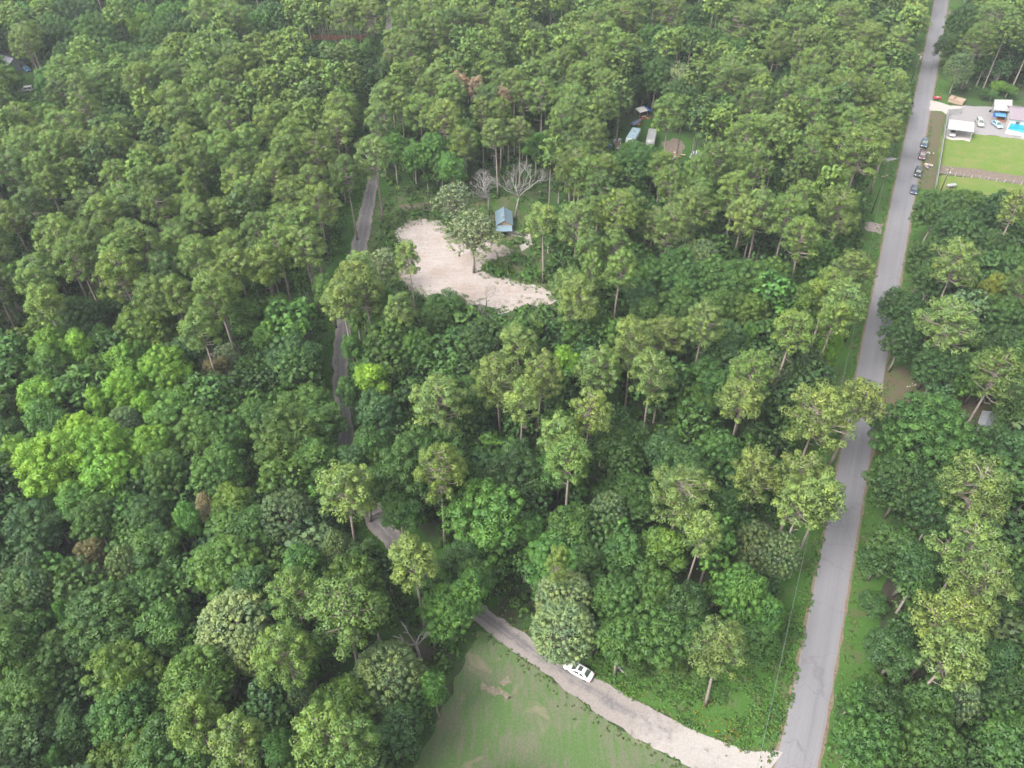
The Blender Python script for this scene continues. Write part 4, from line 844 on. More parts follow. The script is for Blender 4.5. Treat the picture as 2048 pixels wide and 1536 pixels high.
utility_pole(bE, hE, 'dark pole on the verge just above the pinkish driveway', 0.4, False)
utility_pole(bB, hB, 'pole with white transformer among pines at the far stretch of road')
utility_pole(bC, hC, 'dark pole with white transformer inside the lower lawn by the tank', 0.2)
utility_pole(bD, hD, 'short dark pole with pale collar in the shaded brown yard', 0.3, False)
tA = bA + Vector((0, 0, hA)); wv = P(1520, 1508, 9.6); fp = tA + (wv - tA) * 1.22
bF = Vector((fp.x, fp.y, 0)); hF = 11.5
utility_pole(bF, hF, 'pole at the near end of the verge wires by the lane mouth', 0.4, False)
def span(a, b, sag, name='power_line', label='', lean=0.0):
    pts = []
    for k in range(15):
        t = k / 14; q = a.lerp(b, t); q.z -= sag * 4 * t * (1 - t); pts.append(q)
    return tag(MB().tube(pts, 0.024, 5).build(name, 'wire'), label, 'power line', 'overhead wires along the road')
up = lambda b, z: b + Vector((0, 0, z))
span(up(bF, hF - .5), up(bA, hA - .5), 1.3, label='thin overhead wire running beside the road from lane mouth to midway pole')
span(up(bA, hA - .5), up(bE, hE - .5), 1.2, label='wire from the midway transformer pole to the driveway pole')
span(up(bE, hE - .5), up(bB, hB - .5), 1.6, label='wire from the driveway pole to the far transformer pole')
span(up(bE, hE - .7), up(bC, hC - .5), 1.3, label='wire crossing the road towards the pole by the white tank')

# ================================================================== VEHICLES
def loft(mb, rings):
    n = len(rings[0]); vs = [p for r in rings for p in r]; fs = []
    for i in range(len(rings) - 1):
        for k in range(n): fs.append((i * n + k, i * n + (k + 1) % n, (i + 1) * n + (k + 1) % n, (i + 1) * n + k))
    fs += [tuple(range(n)), tuple(range((len(rings) - 1) * n, len(rings) * n))]
    return mb.add(vs, fs)
SEDAN = dict(L=4.75, W=1.84, st=[(-2.36, .62, .42, .66), (-2.28, .78, .30, .90), (-1.75, .88, .24, 1.0), (-1.0, .92, .22, .98), (0, .92, .22, .96), (.85, .92, .22, .95), (1.15, .90, .22, .93), (1.75, .87, .23, .86), (2.15, .80, .27, .75), (2.36, .62, .36, .60)],
             cab=(-1.78, 1.05, -0.98, 0.22, .96, 1.46), wx=1.42)
SUV = dict(L=4.8, W=1.92, st=[(-2.4, .72, .45, .85), (-2.32, .90, .35, 1.08), (-1.7, .95, .3, 1.12), (-.9, .96, .3, 1.1), (0, .96, .3, 1.08), (.9, .96, .3, 1.07), (1.15, .95, .3, 1.06), (1.8, .92, .31, 1.0), (2.25, .84, .35, .88), (2.4, .70, .42, .72)],
           cab=(-2.3, 1.0, -2.02, 0.30, 1.06, 1.78), wx=1.45)
PICKUP = dict(L=5.6, W=1.98, st=[(-2.8, .90, .45, 1.05), (-2.7, .96, .4, 1.1), (-1.7, .97, .36, 1.1), (-.6, .97, .36, 1.1), (.3, .97, .36, 1.1), (1.2, .97, .36, 1.1), (1.5, .96, .36, 1.1), (2.2, .93, .38, 1.04), (2.65, .86, .4, .94), (2.8, .72, .45, .8)],
              cab=(-.75, 1.35, -.55, 0.65, 1.08, 1.85), wx=1.75, bed=True)
def vehicle(name, loc, heading, spec, body_mat, label, cat='car', group=None, roof_mat=None, sunroof=False):
    t = empty(name, loc, heading); Wf = spec['W'] / 1.84
    rings = []
    for x, hw, zb, zt in spec['st']:
        zm = zb + (zt - zb) * 0.55; s = hw
        rings.append([(x, -s * .86, zb), (x, -s, zb + .1), (x, -s, zm), (x, -s * .955, zt - .07), (x, -s * .80, zt), (x, s * .80, zt), (x, s * .955, zt - .07), (x, s, zm), (x, s, zb + .1), (x, s * .86, zb)])
    loft(MB(), rings).build('body', body_mat, t, True)
    b0, b1, t0, t1, zb, zt = spec['cab']; wb, wt = spec['W'] / 2 * .90, spec['W'] / 2 * .70
    rg = []
    for f in (0.0, 0.5, 0.86, 0.97, 1.0):
        x0 = b0 + (t0 - b0) * f; x1 = b1 + (t1 - b1) * f; w = wb + (wt - wb) * f; z = zb + (zt - zb) * f ** .95; i = 0.10 if f > .96 else 0.0
        if f == 1.0: i = .22
        x0 += i; x1 -= i; w -= i * .6
        rg.append([(x0, -w * .8, z), (x0 + .12, -w, z), (x1 - .12, -w, z), (x1, -w * .8, z), (x1, w * .8, z), (x1 - .12, w, z), (x0 + .12, w, z), (x0, w * .8, z)])
    loft(MB(), rg).build('cabin', roof_mat or body_mat, t, True)
    def pane(nm, c, o):
        # inset four-sided pane standing 12 mm proud of the cabin side
        c = [Vector(q) for q in c]; n = (c[1] - c[0]).cross(c[3] - c[0]).normalized()
        if n.dot(o) < 0: n = -n
        ce = sum(c, Vector()) / 4; cc = [q.lerp(ce, .10) for q in c]
        MB().add([q + n * .03 for q in cc] + [q - n * .02 for q in cc], [(0, 1, 2, 3), (7, 6, 5, 4), (0, 4, 5, 1), (1, 5, 6, 2), (2, 6, 7, 3), (3, 7, 4, 0)]).build(nm, 'glass', t)
    f = 0.88; X = lambda a, b: a + (b - a) * f; zt2 = zb + (zt - zb) * f ** .95; w2 = wb + (wt - wb) * f
    pane('windshield', [(b1, -wb * .86, zb + .02), (b1, wb * .86, zb + .02), (X(b1, t1), w2 * .82, zt2), (X(b1, t1), -w2 * .82, zt2)], Vector((1, 0, .6)))
    pane('rear_window', [(b0, -wb * .84, zb + .02), (b0, wb * .84, zb + .02), (X(b0, t0), w2 * .8, zt2), (X(b0, t0), -w2 * .8, zt2)], Vector((-1, 0, .6)))
    xm = (b0 + b1) / 2 - .05
    for s in (-1, 1):
        for xa, xb, xc, xd in ((b0 + .35, xm - .04, xm - .04, X(b0, t0) + .18), (xm + .04, b1 - .32, X(b1, t1) - .16, xm + .04)):
            pane('side_window', [(xa, s * wb, zb + .02), (xb, s * wb, zb + .02), (xc, s * w2, zt2), (xd, s * w2, zt2)], Vector((0, s, .3)))
    if sunroof: MB().box(((t0 + t1) / 2 + .12, 0, zt + .005), (.62, .8, .03)).build('sunroof', 'glass', t)
    if spec.get('bed'):
        MB().box((-1.78, 0, 1.09), (1.75, 1.5, .06)).build('truck_bed', 'tyre', t)
    wheel = None
    for x in (-spec['wx'], spec['wx']):
        for s in (-1, 1):
            w = MB().lathe([(.20, -.11), (.32, -.10), (.34, 0), (.32, .10), (.20, .11)], (x, s * (spec['W'] / 2 - .12), .34), 14, 'y').build('wheel', 'tyre', t)
            MB().lathe([(.02, -.115), (.21, -.12), (.21, .12), (.02, .115)], (x, s * (spec['W'] / 2 - .12), .34), 10, 'y').build('rim', 'chrome', w)
    xf, xr = spec['st'][-1][0], spec['st'][0][0]; zl = spec['st'][-2][3] - .06; zr = spec['st'][1][3] - .16
    for s in (-1, 1):
        MB().box((xf - .14, s * .60 * Wf, zl), (.24, .30, .13)).build('headlight', 'lamp_lens', t)
        MB().box((xr + .07, s * .64 * Wf, zr), (.12, .26, .14)).build('tail_light', 'red_light', t)
        MB().box((b1 - .42, s * (spec['W'] / 2 + .07), zb + .06), (.16, .18, .12)).build('mirror', body_mat, t)
    MB().box((xf - .02, 0, .44), (.06, .9, .12)).build('grille', 'tyre', t)
    return tag(t, label, cat, group)
def heading(a, b, z=0.0):
    p, q = P(*a, z), P(*b, z); d = q - p; return math.atan2(d.y, d.x)
def paintc(nm, c, **k): return paint(nm, c, 0.28, 0.5, **k)
vehicle('parked_car', P(1157, 1345) + Vector((0, 0, .08)), heading((1190, 1360), (1132, 1327)), SEDAN, paintc('car_white', (0.50, 0.51, 0.51), dirt=.02), 'white sedan with dark glass parked on the lane under the pale tree', 'car', sunroof=True)
rh = heading((1834, 360), (1848, 290))
grp = 'cars parked along the road shoulder'
vehicle('parked_car', P(1847, 291) + Vector((0, 0, .07)), rh + math.pi, SUV, paintc('car_bluegrey', (0.028, 0.05, 0.07)), 'blue-grey car parked on the road shoulder, farthest up the row', 'car', grp)
vehicle('parked_truck', P(1843, 314) + Vector((0, 0, .07)), rh + math.pi, PICKUP, paintc('car_maroon', (0.085, 0.04, 0.05)), 'maroon pickup parked on the shoulder behind the blue-grey car', 'pickup truck', grp)
vehicle('parked_car', P(1834.5, 349) + Vector((0, 0, .07)), rh + math.pi, SUV, paintc('car_black', (0.012, 0.014, 0.018)), 'black car parked alone on the road shoulder beside the fence', 'car', grp)
vehicle('parked_car', P(1827, 383) + Vector((0, 0, .07)), rh + math.pi, SEDAN, paintc('car_navy', (0.022, 0.027, 0.055)), 'dark blue car half hidden under the tree at the shoulder', 'car', grp)
vehicle('parked_car', P(1958, 249), heading((1953, 238), (1963, 260)), SUV, M['white'], 'white car parked in the gravel yard next to the white carport', 'car', 'cars in the gravel yard')
vehicle('parked_car', P(1992, 252), heading((1981, 244), (2001, 261)), SEDAN, paintc('car_paleblue', (0.17, 0.235, 0.29)), 'pale blue car parked in the gravel yard beside the pool', 'car', 'cars in the gravel yard')
vehicle('parked_truck', P(1904, 268), heading((1906, 256), (1902, 280)), PICKUP, paintc('truck_white', (0.35, 0.35, 0.34)), 'white pickup half sheltered beneath the white carport', 'pickup truck')
vehicle('parked_car', P(54, 183), heading((70, 181), (40, 184)), SUV, M['white'], 'white car in the gap beside the round bright green tree', 'car')
vehicle('parked_car', P(54, 141), heading((48, 136), (62, 146)), SEDAN, paintc('car_blue', (0.02, 0.07, 0.14)), 'blue car in shade beside the grey-roofed house', 'car')
vehicle('parked_car', P(1389, 313), heading((1377, 321), (1401, 298)), SEDAN, paintc('car_silverblue', (0.40, 0.46, 0.55), dirt=.2), 'old pale blue car at the edge of the caravan clearing', 'car')
vehicle('parked_car', P(1849, 829), heading((1840, 820), (1860, 838)), SEDAN, paintc('car_shadewhite', (0.70, 0.72, 0.73)), 'white car nose peeping from under the huge dark tree', 'car')

def trailer(name, loc, rz, L, Wd, Hh, roof, wall, label, cat, motor=False):
    t = empty(name, loc, rz); z0 = .55
    prof = [(-L / 2, z0 + .15), (-L / 2 + .05, Hh - .35), (-L / 2 + .45, Hh), (L / 2 - .6, Hh), (L / 2 - .1, Hh - .55), (L / 2, z0 + 1.0), (L / 2 - .25, z0)]
    rings = []
    for y, k in ((-Wd / 2, .97), (-Wd / 2 + .08, 1.0), (Wd / 2 - .08, 1.0), (Wd / 2, .97)):
        rings.append([(x * k, y, z0 + (z - z0) * k) for x, z in prof])
    loft(MB(), rings).build('body', wall, t, True)
    MB().box((-.05, 0, Hh + .015), (L - 1.15, Wd - .16, .06)).build('roof', roof, t)
    MB().box((-L * .12, 0, Hh + .16), (.95, .75, .26), taper=.8).build('roof_air_conditioner', 'offwhite', t)
    MB().box((L * .2, .3, Hh + .07), (.5, .5, .1)).build('roof_vent', 'galv', t)
    for s in (-1, 1):
        for x in (-L * .3, 0.05 * L, L * .28):
            w = MB().box((x, s * (Wd / 2 + .005), z0 + 1.15), (.95, .05, .6)).build('window', 'offwhite', t)
            MB().box((x, s * (Wd / 2 + .03), z0 + 1.15), (.82, .03, .48)).build('pane', 'glass', w)
        MB().box((0, s * (Wd / 2 + .004), z0 + .62), (L * .88, .03, .12)).build('stripe', 'slate', t)
    d = MB().box((L * .16, -(Wd / 2 + .01), z0 + .85), (.65, .05, 1.6)).build('door', 'offwhite', t); MB().box((L * .16 + .24, -(Wd / 2 + .05), z0 + .8), (.06, .05, .16)).build('handle', 'chrome', d)
    for x in ((-L * .12, -L * .12 + .8) if not motor else (-L * .25, L * .36)):
        for s in (-1, 1): MB().lathe([(.2, -.12), (.36, -.11), (.36, .11), (.2, .12)], (x, s * (Wd / 2 - .16), .36), 12, 'y').build('wheel', 'tyre', t)
    if motor:
        MB().box((L / 2 + .35, 0, .95), (1.3, Wd * .82, .85), taper=.86).build('hood', wall, t)
        MB().add([(L / 2 - .02, -Wd * .4, 1.45), (L / 2 - .02, Wd * .4, 1.45), (L / 2 - .45, Wd * .36, 2.25), (L / 2 - .45, -Wd * .36, 2.25), (L / 2 + .10, -Wd * .4, 1.45), (L / 2 + .10, Wd * .4, 1.45), (L / 2 - .33, Wd * .36, 2.28), (L / 2 - .33, -Wd * .36, 2.28)],
                 [(0, 1, 2, 3), (4, 5, 6, 7), (0, 1, 5, 4), (1, 2, 6, 5), (2, 3, 7, 6), (3, 0, 4, 7)]).build('windshield', 'glass', t)
        for s in (-1, 1): MB().box((L / 2 + 1.0, s * .75, .95), (.08, .28, .2)).build('headlight', 'lamp_lens', t)
    else:
        MB().tube([(L / 2 - .2, -.5, .5), (L / 2 + 1.1, 0, .5), (L / 2 - .2, .5, .5)], .05, 6).build('hitch', 'galv', t)
    return tag(t, label, cat)
trailer('caravan', P(1265, 284), heading((1274, 270), (1257, 298)), 8.2, 2.6, 2.9, paint('caravan_roof', (0.30, 0.42, 0.48), .4), paint('caravan_wall', (0.60, 0.68, 0.70), .4), 'silver-blue caravan standing next to the white motorhome', 'caravan')
trailer('motorhome', P(1301, 288), heading((1305, 268), (1297, 303)), 8.6, 2.6, 3.1, 'white', 'white', 'white motorhome with dark windscreen in the grassy clearing', 'motorhome', True)

# ================================================================== BUILDINGS AND YARD THINGS
def gable(name, origin, rz, L, Wd, hw, hr, roof_mat, wall_mat, label, cat, over=.35, planks=False, panels=0):
    """ridge along local x"""
    t = empty(name, origin, rz)
    w = MB(); x, y = L / 2, Wd / 2
    w.add([(-x, -y, 0), (x, -y, 0), (x, y, 0), (-x, y, 0), (-x, -y, hw), (x, -y, hw), (x, y, hw), (-x, y, hw), (-x, 0, hw + hr - .03), (x, 0, hw + hr - .03)],
          [(0, 1, 5, 4), (2, 3, 7, 6), (1, 2, 6, 9, 5), (3, 0, 4, 8, 7), (4, 5, 9, 8), (6, 7, 8, 9), (3, 2, 1, 0)])
    w.build('wall', wall_mat, t)
    sl = hr / y; ox, oy = x + over, y + over
    for s in (-1, 1):
        rf = MB().slab([(-ox, 0, hw + hr + .06), (ox, 0, hw + hr + .06), (ox, s * oy, hw + .06 - over * sl), (-ox, s * oy, hw + .06 - over * sl)], .09).build('roof', roof_mat, t)
        n = max(3, int(L / .75))
        sm = MB()
        for k in range(n + 1):                       # standing seams
            xx = -ox + .05 + (2 * ox - .1) * k / n; sm.box((0, 0, 0), (0, 0, 0)) if False else sm.add([(xx - .025, 0, hw + hr + .11), (xx + .025, 0, hw + hr + .11), (xx + .025, s * oy, hw + .11 - over * sl), (xx - .025, s * oy, hw + .11 - over * sl), (xx - .025, 0, hw + hr + .055), (xx + .025, 0, hw + hr + .055), (xx + .025, s * oy, hw + .055 - over * sl), (xx - .025, s * oy, hw + .055 - over * sl)],
                 [(0, 1, 2, 3), (0, 4, 7, 3), (1, 5, 6, 2), (3, 2, 6, 7), (0, 1, 5, 4)])
        so = sm.build('seam', roof_mat, rf); so['kind'] = 'stuff'
    MB().box((0, 0, hw + hr + .09), (2 * ox, .3, .06)).build('ridge_cap', roof_mat, t)
    return t
# blue-roofed shed: gable ridge running away from the camera
rzS = heading((1024, 449), (1029, 423)); rzS = math.radians(93)
cS = (P(993.3, 421.7, 2.7) + P(1027.3, 422.7, 2.7) + P(988.6, 444.4, 2.7) + P(1022.6, 449, 2.7)) / 4; cS.z = 0
sh = gable('shed', cS, rzS, 5.9, 3.8, 2.5, 1.25, 'blue_roof', 'plank', '', '')
tag(sh, 'small wooden shed with pale blue gabled metal roof beside the sand', 'shed')
dS = MB().box((-2.97, .2, 1.0), (.06, .9, 2.0)).build('door', 'offwhite', sh); MB().box((-3.02, .5, 1.0), (.05, .06, .12)).build('handle', 'galv', dS)
wS = MB().box((-2.97, -1.1, 1.4), (.06, .7, .7)).build('window', 'offwhite', sh); MB().box((-3.005, -1.1, 1.4), (.03, .58, .58)).build('pane', 'glass', wS)
MB().lathe([(.16, 0), (.16, .8), (.22, .82), (.22, .95), (.05, 1.0)], (-2.0, .35, 3.5), 10).build('chimney', 'white', sh)
pr = MB().slab([(-3.3, -1.9, 2.3), (-3.3, 2.3, 2.3), (-5.6, 2.3, 2.0), (-5.6, -1.9, 2.0)], .07).build('porch_roof', 'blue_roof', sh)
for y in (-1.8, 2.2): MB().box((-5.5, y, 1.0), (.1, .1, 1.9)).build('porch_post', 'plank', sh)
# grey-roofed house
hh = gable('house', P(16, 137), R(-28), 11, 7, 2.7, 1.9, 'slate', 'white', '', '')
tag(hh, 'house with grey roof and white gable mostly hidden by trees', 'house')
for y in (-1.6, 1.6):
    w = MB().box((5.52, y, 1.5), (.06, 1.0, 1.1)).build('window', 'offwhite', hh); MB().box((5.56, y, 1.5), (.03, .86, .96)).build('pane', 'glass', w)
# mauve-roofed house behind the pool
_rz = R(-18); _c = P(2021, 237, 2.7); _u = Vector((math.cos(_rz), math.sin(_rz), 0)); _v = Vector((-_u.y, _u.x, 0)); _o = _c + _u * 8.0 + _v * 5.0
mh = gable('house', Vector((_o.x, _o.y, 0)), _rz, 16, 10.0, 2.7, 1.5, 'mauve', 'offwhite', '', '')
tag(mh, 'house with mauve roof just behind the turquoise pool', 'house')
for x in (-5.5, -1.5, 2.5):
    w = MB().box((x, -5.02, 1.5), (1.2, .06, 1.1)).build('window', 'white', mh); MB().box((x, -5.06, 1.5), (1.05, .03, .95)).build('pane', 'glass', w)
MB().box((.7, -5.02, 1.0), (.95, .06, 2.0)).build('door', 'plank', mh)
# far white building at the corner
fb = gable('house', P(2052, 22), R(20), 9, 6, 2.6, 1.4, 'white', 'offwhite', '', '')
tag(fb, 'white-roofed building behind tall pines at the far corner', 'house')
MB().box((-4.52, 0, 1.0), (.06, .95, 2.0)).build('door', 'plank', fb)
# pool
pa, pb = P(2023, 240, 1.25), P(2012, 259, 1.25); pw = (pa - pb).length; _v = (pa - pb).normalized(); _u = Vector((_v.y, -_v.x, 0)); pc = (pa + pb) / 2 + _u * 6.0
pl_ = empty('swimming_pool', (pc.x, pc.y, 0), math.atan2(_u.y, _u.x))
pl_.scale = (1, pw / 7.6, 1)
MB().box((0, 0, .60), (12.0, 7.6, 1.20)).build('pool_wall', 'offwhite', pl_)
MB().box((.0, 0, 1.206), (11.2, 6.8, .012)).build('water', 'turq', pl_)
for s in (-1, 1):
    MB().box((0, s * 3.62, 1.26), (12.1, .42, .12)).build('coping', 'white', pl_); MB().box((s * 5.82, 0, 1.255), (.42, 6.8, .11)).build('coping', 'white', pl_)
MB().box((.2, 1.4, 1.30), (2.0, 2.4, .18)).build('float_mat', 'white', pl_)
tag(pl_, 'raised turquoise swimming pool with white rim beside the mauve house', 'swimming pool')
MB().box((0, 0, .35), (11, .5, .7)); bw = MB().box((0, 0, .30), (9.5, .45, .6)).build('low_wall', 'white'); q = P(2046, 275.5); bw.location = (q.x + 2, q.y, 0); bw.rotation_euler[2] = R(-8); tag(bw, 'long low white wall along the lawn edge below the pool', 'wall')
dk = empty('deck', P(2006, 238), R(-5))
for k in range(9): MB().box((-2.0 + k * .5, 0, .25), (.46, 5.2, .08)).build('plank', 'rust', dk)
MB().box((0, 0, .1), (4.4, 5.0, .2)).build('base', 'plank', dk); tag(dk, 'small red-brown plank deck between carport and pool', 'deck')
cp = empty('blue_canopy', P(1996, 241), R(-18))
MB().slab([(-1.6, -1.2, 1.9), (1.6, -1.2, 1.9), (1.6, 1.2, 2.15), (-1.6, 1.2, 2.15)], .05).build('canopy', paint('canopy_blue', (0.06, 0.17, 0.32), .5), cp)
for x in (-1.5, 1.5):
    for y in (-1.1, 1.1): MB().box((x, y, .95), (.07, .07, 1.9)).build('post', 'galv', cp)
tag(cp, 'small blue canopy beside the red-brown deck', 'canopy')
bt = MB().box((0, 0, .5), (1.3, 1.5, 1.0), taper=.85).build('blue_bin', 'blue'); bt.location = P(1990, 233); tag(bt, 'deep blue covered box at the corner of the deck', 'box')
mb_ = empty('motorcycle', P(1984, 225), R(-20))
for x in (-.7, .7): MB().lathe([(.2, -.06), (.33, -.05), (.33, .05), (.2, .06)], (x, 0, .33), 12, 'y').build('wheel', 'tyre', mb_)
MB().box((.1, 0, .75), (.75, .3, .3), taper=.7).build('tank', 'white', mb_); MB().box((-.5, 0, .75), (.7, .28, .14)).build('seat', 'tyre', mb_); MB().tube([(.55, -.38, 1.05), (.62, 0, 1.0), (.55, .38, 1.05)], .03, 6).build('handlebar', 'galv', mb_); MB().tube([(.7, 0, .33), (.5, 0, 1.0)], .05, 6).build('fork', 'galv', mb_); MB().box((0, 0, .42), (.6, .25, .34)).build('engine', 'slate', mb_)
tag(mb_, 'white motorcycle parked at the near side of the flat white awning', 'motorcycle')

def carport(name, corners, z, label, drop=.12, posts=True):
    c = [P(x, y, z) for x, y in corners]; o = sum(c, Vector()) / 4; o.z = 0
    t = empty(name, o); n = 8
    for k in range(n):                          # roofing sheets with a lap step
        a, b = k / n, (k + 1) / n; q = [c[0].lerp(c[1], a), c[0].lerp(c[1], b), c[3].lerp(c[2], b), c[3].lerp(c[2], a)]
        dz = .02 if k % 2 else 0.0
        MB().slab([(p.x - o.x, p.y - o.y, p.z + dz) for p in q], .06).build('roof_sheet', 'white', t)
    ce = sum(c, Vector()) / 4
    for p in c:
        q = p.lerp(ce, .08); MB().tube([(q.x - o.x, q.y - o.y, 0), (q.x - o.x, q.y - o.y, z - .06)], .06, 6).build('post', 'galv', t)
    for i, j in ((0, 1), (3, 2)):
        a, b = c[i].lerp(ce, .06), c[j].lerp(ce, .06); MB().tube([(a.x - o.x, a.y - o.y, z - .14), (b.x - o.x, b.y - o.y, z - .14)], .06, 5).build('beam', 'galv', t)
    return tag(t, label, 'carport')
carport('carport', [(1898.5, 238), (1949, 244.5), (1948, 264.5), (1895, 258)], 2.9, 'long flat white carport roof at the lawn corner by the fence')
carport('carport', [(1989, 199), (2025, 199.6), (2024, 223), (1988, 220)], 3.2, 'square flat white awning against the woods beside the mauve house')
wb2 = empty('vending_trailer', P(2009, 227)); MB().box((0, 0, .9), (4.0, 1.6, 1.5)).build('body', 'white', wb2); MB().box((0, -.83, 1.1), (2.6, .06, .5)).build('window', 'glass', wb2); MB().box((0, 0, 1.68), (4.1, 1.7, .06)).build('roof', 'galv', wb2)
wb2.name = 'white_trailer'
for x in (-.9, .9): MB().lathe([(.15, -.8), (.3, -.78), (.3, .78), (.15, .8)], (x, 0, .3), 10, 'y').build('wheel', 'tyre', wb2)
tag(wb2, 'low white trailer tucked under the edge of the square awning', 'trailer')
# white gate
ga, gb = P(1893, 231), P(1921, 228)
gt = empty('driveway_gate', (ga + gb) / 2, math.atan2(gb.y - ga.y, gb.x - ga.x)); gl = (gb - ga).length
for s in (-1, 1):
    lf = MB().box((s * gl / 4, 0, 1.05), (gl / 2 - .12, .05, 1.9)).build('gate_leaf', 'white', gt)
    for k in range(4): MB().box((s * gl / 4 + (k - 1.5) * gl / 8, -.05, 1.05), (.06, .06, 1.9)).build('rib', 'offwhite', lf)
    MB().box((s * (gl / 2 + .03), 0, 1.1), (.12, .12, 2.2)).build('post', 'galv', gt)
tag(gt, 'white sheet-metal double gate closing the sandy driveway', 'gate')
# long white fence of sheets
fa, fb_ = P(1893, 232), P(1869, 379); N = 18
fn = empty('metal_fence', fa, math.atan2(fb_.y - fa.y, fb_.x - fa.x)); fl = (fb_ - fa).length
for k in range(N):
    MB().box((fl * (k + .5) / N, 0, .98), (fl / N - .1, .05, 1.75)).build('panel', 'galv', fn); MB().box((fl * (k + .5) / N, 0, 1.89), (fl / N - .1, .1, .07)).build('cap_rail', 'white', fn)
for k in range(N + 1): MB().box((fl * k / N, 0, .98), (.1, .1, 1.96)).build('post', 'offwhite', fn)
tag(fn, 'long pale sheet-metal fence between road shoulder and lawn', 'fence')
def wire_fence(a, b, n, label, h=1.2):
    t = empty('wire_fence', a, math.atan2(b.y - a.y, b.x - a.x)); L = (b - a).length
    for k in range(n): MB().tube([(L * k / (n - 1), 0, 0), (L * k / (n - 1), 0, h)], [.08, .06], 6).build('post', 'offwhite', t)
    for z in (.4, .75, 1.1): MB().tube([(0, .09, z), (L, .09, z)], .012, 4).build('wire', 'wire', t)
    return tag(t, label, 'fence')
wire_fence(P(1877, 349), P(2075, 374), 13, 'post and wire fence along the lower edge of the dirt track')
rf_a, rf_b = P(622, 80), P(735, 80)
rf = empty('board_fence', rf_a, math.atan2(rf_b.y - rf_a.y, rf_b.x - rf_a.x)); L = (rf_b - rf_a).length
for k in range(22): MB().box((L * (k + .5) / 22, 0, .95 + .03 * (k % 3)), (L / 22 - .04, .06, 1.8)).build('board', 'rust', rf)
for k in range(8): MB().box((L * k / 7, .1, .9), (.12, .12, 1.9)).build('post', 'plank', rf)
tag(rf, 'rusty red-brown board fence glimpsed through the far pines', 'fence')

def thing_box(name, loc, rz, parts, label, cat, group=None):
    t = empty(name, loc, rz)
    for nm, c, d, m, tp in parts: MB().box(c, d, 0, tp).build(nm, m, t)
    return tag(t, label, cat, group)
tx = heading((1899, 196), (1926, 203))
for (x, y), w, lab in (((1903, 201.5), 1.7, 'smaller tan storage box beside the driveway, closer to the road'), ((1916.5, 205.5), 3.2, 'larger tan storage box beside the driveway against the trees')):
    thing_box('storage_box', P(x, y), tx, [('body', (0, 0, .55), (w, 3.0, 1.1), 'tan', 1.0), ('lid', (0, 0, 1.16), (w + .12, 3.12, .1), 'tan', 1.0), ('skid', (0, -1.1, .04), (w, .2, .08), 'plank', 1.0), ('skid', (0, 1.1, .04), (w, .2, .08), 'plank', 1.0)], lab, 'storage box', 'tan boxes by the driveway')
rt = thing_box('utility_trailer', P(1873, 199), 0, [('body', (0, 0, .62), (2.2, 1.3, .55), paint('trailer_red', (0.22, 0.025, 0.03), .45), 1.0), ('cover', (.1, 0, .93), (.75, .8, .08), 'white', .8), ('drawbar', (-1.4, 0, .45), (.8, .08, .08), 'galv', 1.0)], 'little red trailer with white top standing at the driveway mouth', 'trailer')
for s in (-1, 1): MB().lathe([(.14, -.08), (.28, -.07), (.28, .07), (.14, .08)], (0, s * .72, .28), 10, 'y').build('wheel', 'tyre', rt)
pt = empty('propane_tank', P(1901, 376), R(10))
MB().lathe([(.08, -1.5), (.36, -1.38), (.5, -1.1), (.5, 1.1), (.36, 1.38), (.08, 1.5)], (0, 0, .85), 14, 'x').build('tank', 'white', pt, True); MB().lathe([(.16, 0), (.16, .2), (.08, .24)], (0, 0, 1.33), 8).build('valve_cap', 'galv', pt)
for x in (-.9, .9): MB().box((x, 0, .2), (.15, .8, .4)).build('cradle', 'concrete', pt)
tag(pt, 'white propane tank on the lower lawn beside the dark pole', 'propane tank')
def pile(name, loc, rz, mats, label, cat, n=9, seed=1, s=1.0):
    t = empty(name, loc, rz); r = random.Random(seed)
    for k in range(n): MB().box((r.gauss(0, .55) * s, r.gauss(0, .55) * s, .1 + .09 * k * s * .6), (r.uniform(.4, 1.3) * s, r.uniform(.15, .5) * s, .1 * s), r.uniform(0, 3.1)).build('scrap_board', mats[k % len(mats)], t)
    return tag(t, label, cat)
pile('debris_pile', P(1852, 333), 0, ['tan', 'plank', 'slate', 'offwhite'], 'dumped pale boards and dark bag on the grass beside the black car', 'debris pile', 9, 3, 1.3)
pile('debris_pile', P(1860, 308), .4, ['offwhite', 'tan'], 'small pale debris heap on roadside grass beside the maroon pickup', 'debris pile', 5, 4, .9)
pile('debris_pile', P(1240, 296), .4, ['offwhite', 'plank', 'slate', 'rust'], 'scattered boards and junk beside the silver-blue caravan', 'debris pile', 14, 6, 1.8)
pile('debris_pile', P(1354, 317), .1, ['rust', 'plank', 'offwhite'], 'long strip of brown scrap wood below the bare orange earth', 'debris pile', 10, 8, 1.6)
pile('debris_pile', P(1290, 238), .1, ['rust', 'red_light', 'tan'], 'reddish junk heap near the blue tarp shelter', 'debris pile', 8, 9, 1.3)
for (x, y), lab in (((1230, 286), 'white round water tank nearer the blue barrel'), ((1239, 284.5), 'white round water tank closer to the caravan')):
    w = empty('water_tank', P(x, y)); MB().lathe([(.55, 0), (.58, .1), (.58, 1.0), (.45, 1.15), (.12, 1.22)], (0, 0, 0), 14).build('tank', 'white', w, True); MB().lathe([(.14, 0), (.14, .1)], (0, 0, 1.2), 8).build('lid', 'galv', w); tag(w, lab, 'water tank', 'white tanks by the caravan')
br = empty('blue_barrel', P(1220, 295)); MB().lathe([(.5, 0), (.62, .25), (.62, .8), (.5, 1.1)], (0, 0, 0), 12).build('barrel', 'blue', br, True); MB().lathe([(.48, 0), (.40, .06)], (0, 0, 1.1), 12).build('lid', 'slate', br); tag(br, 'fat blue barrel at the edge of the junk by the caravan', 'barrel')
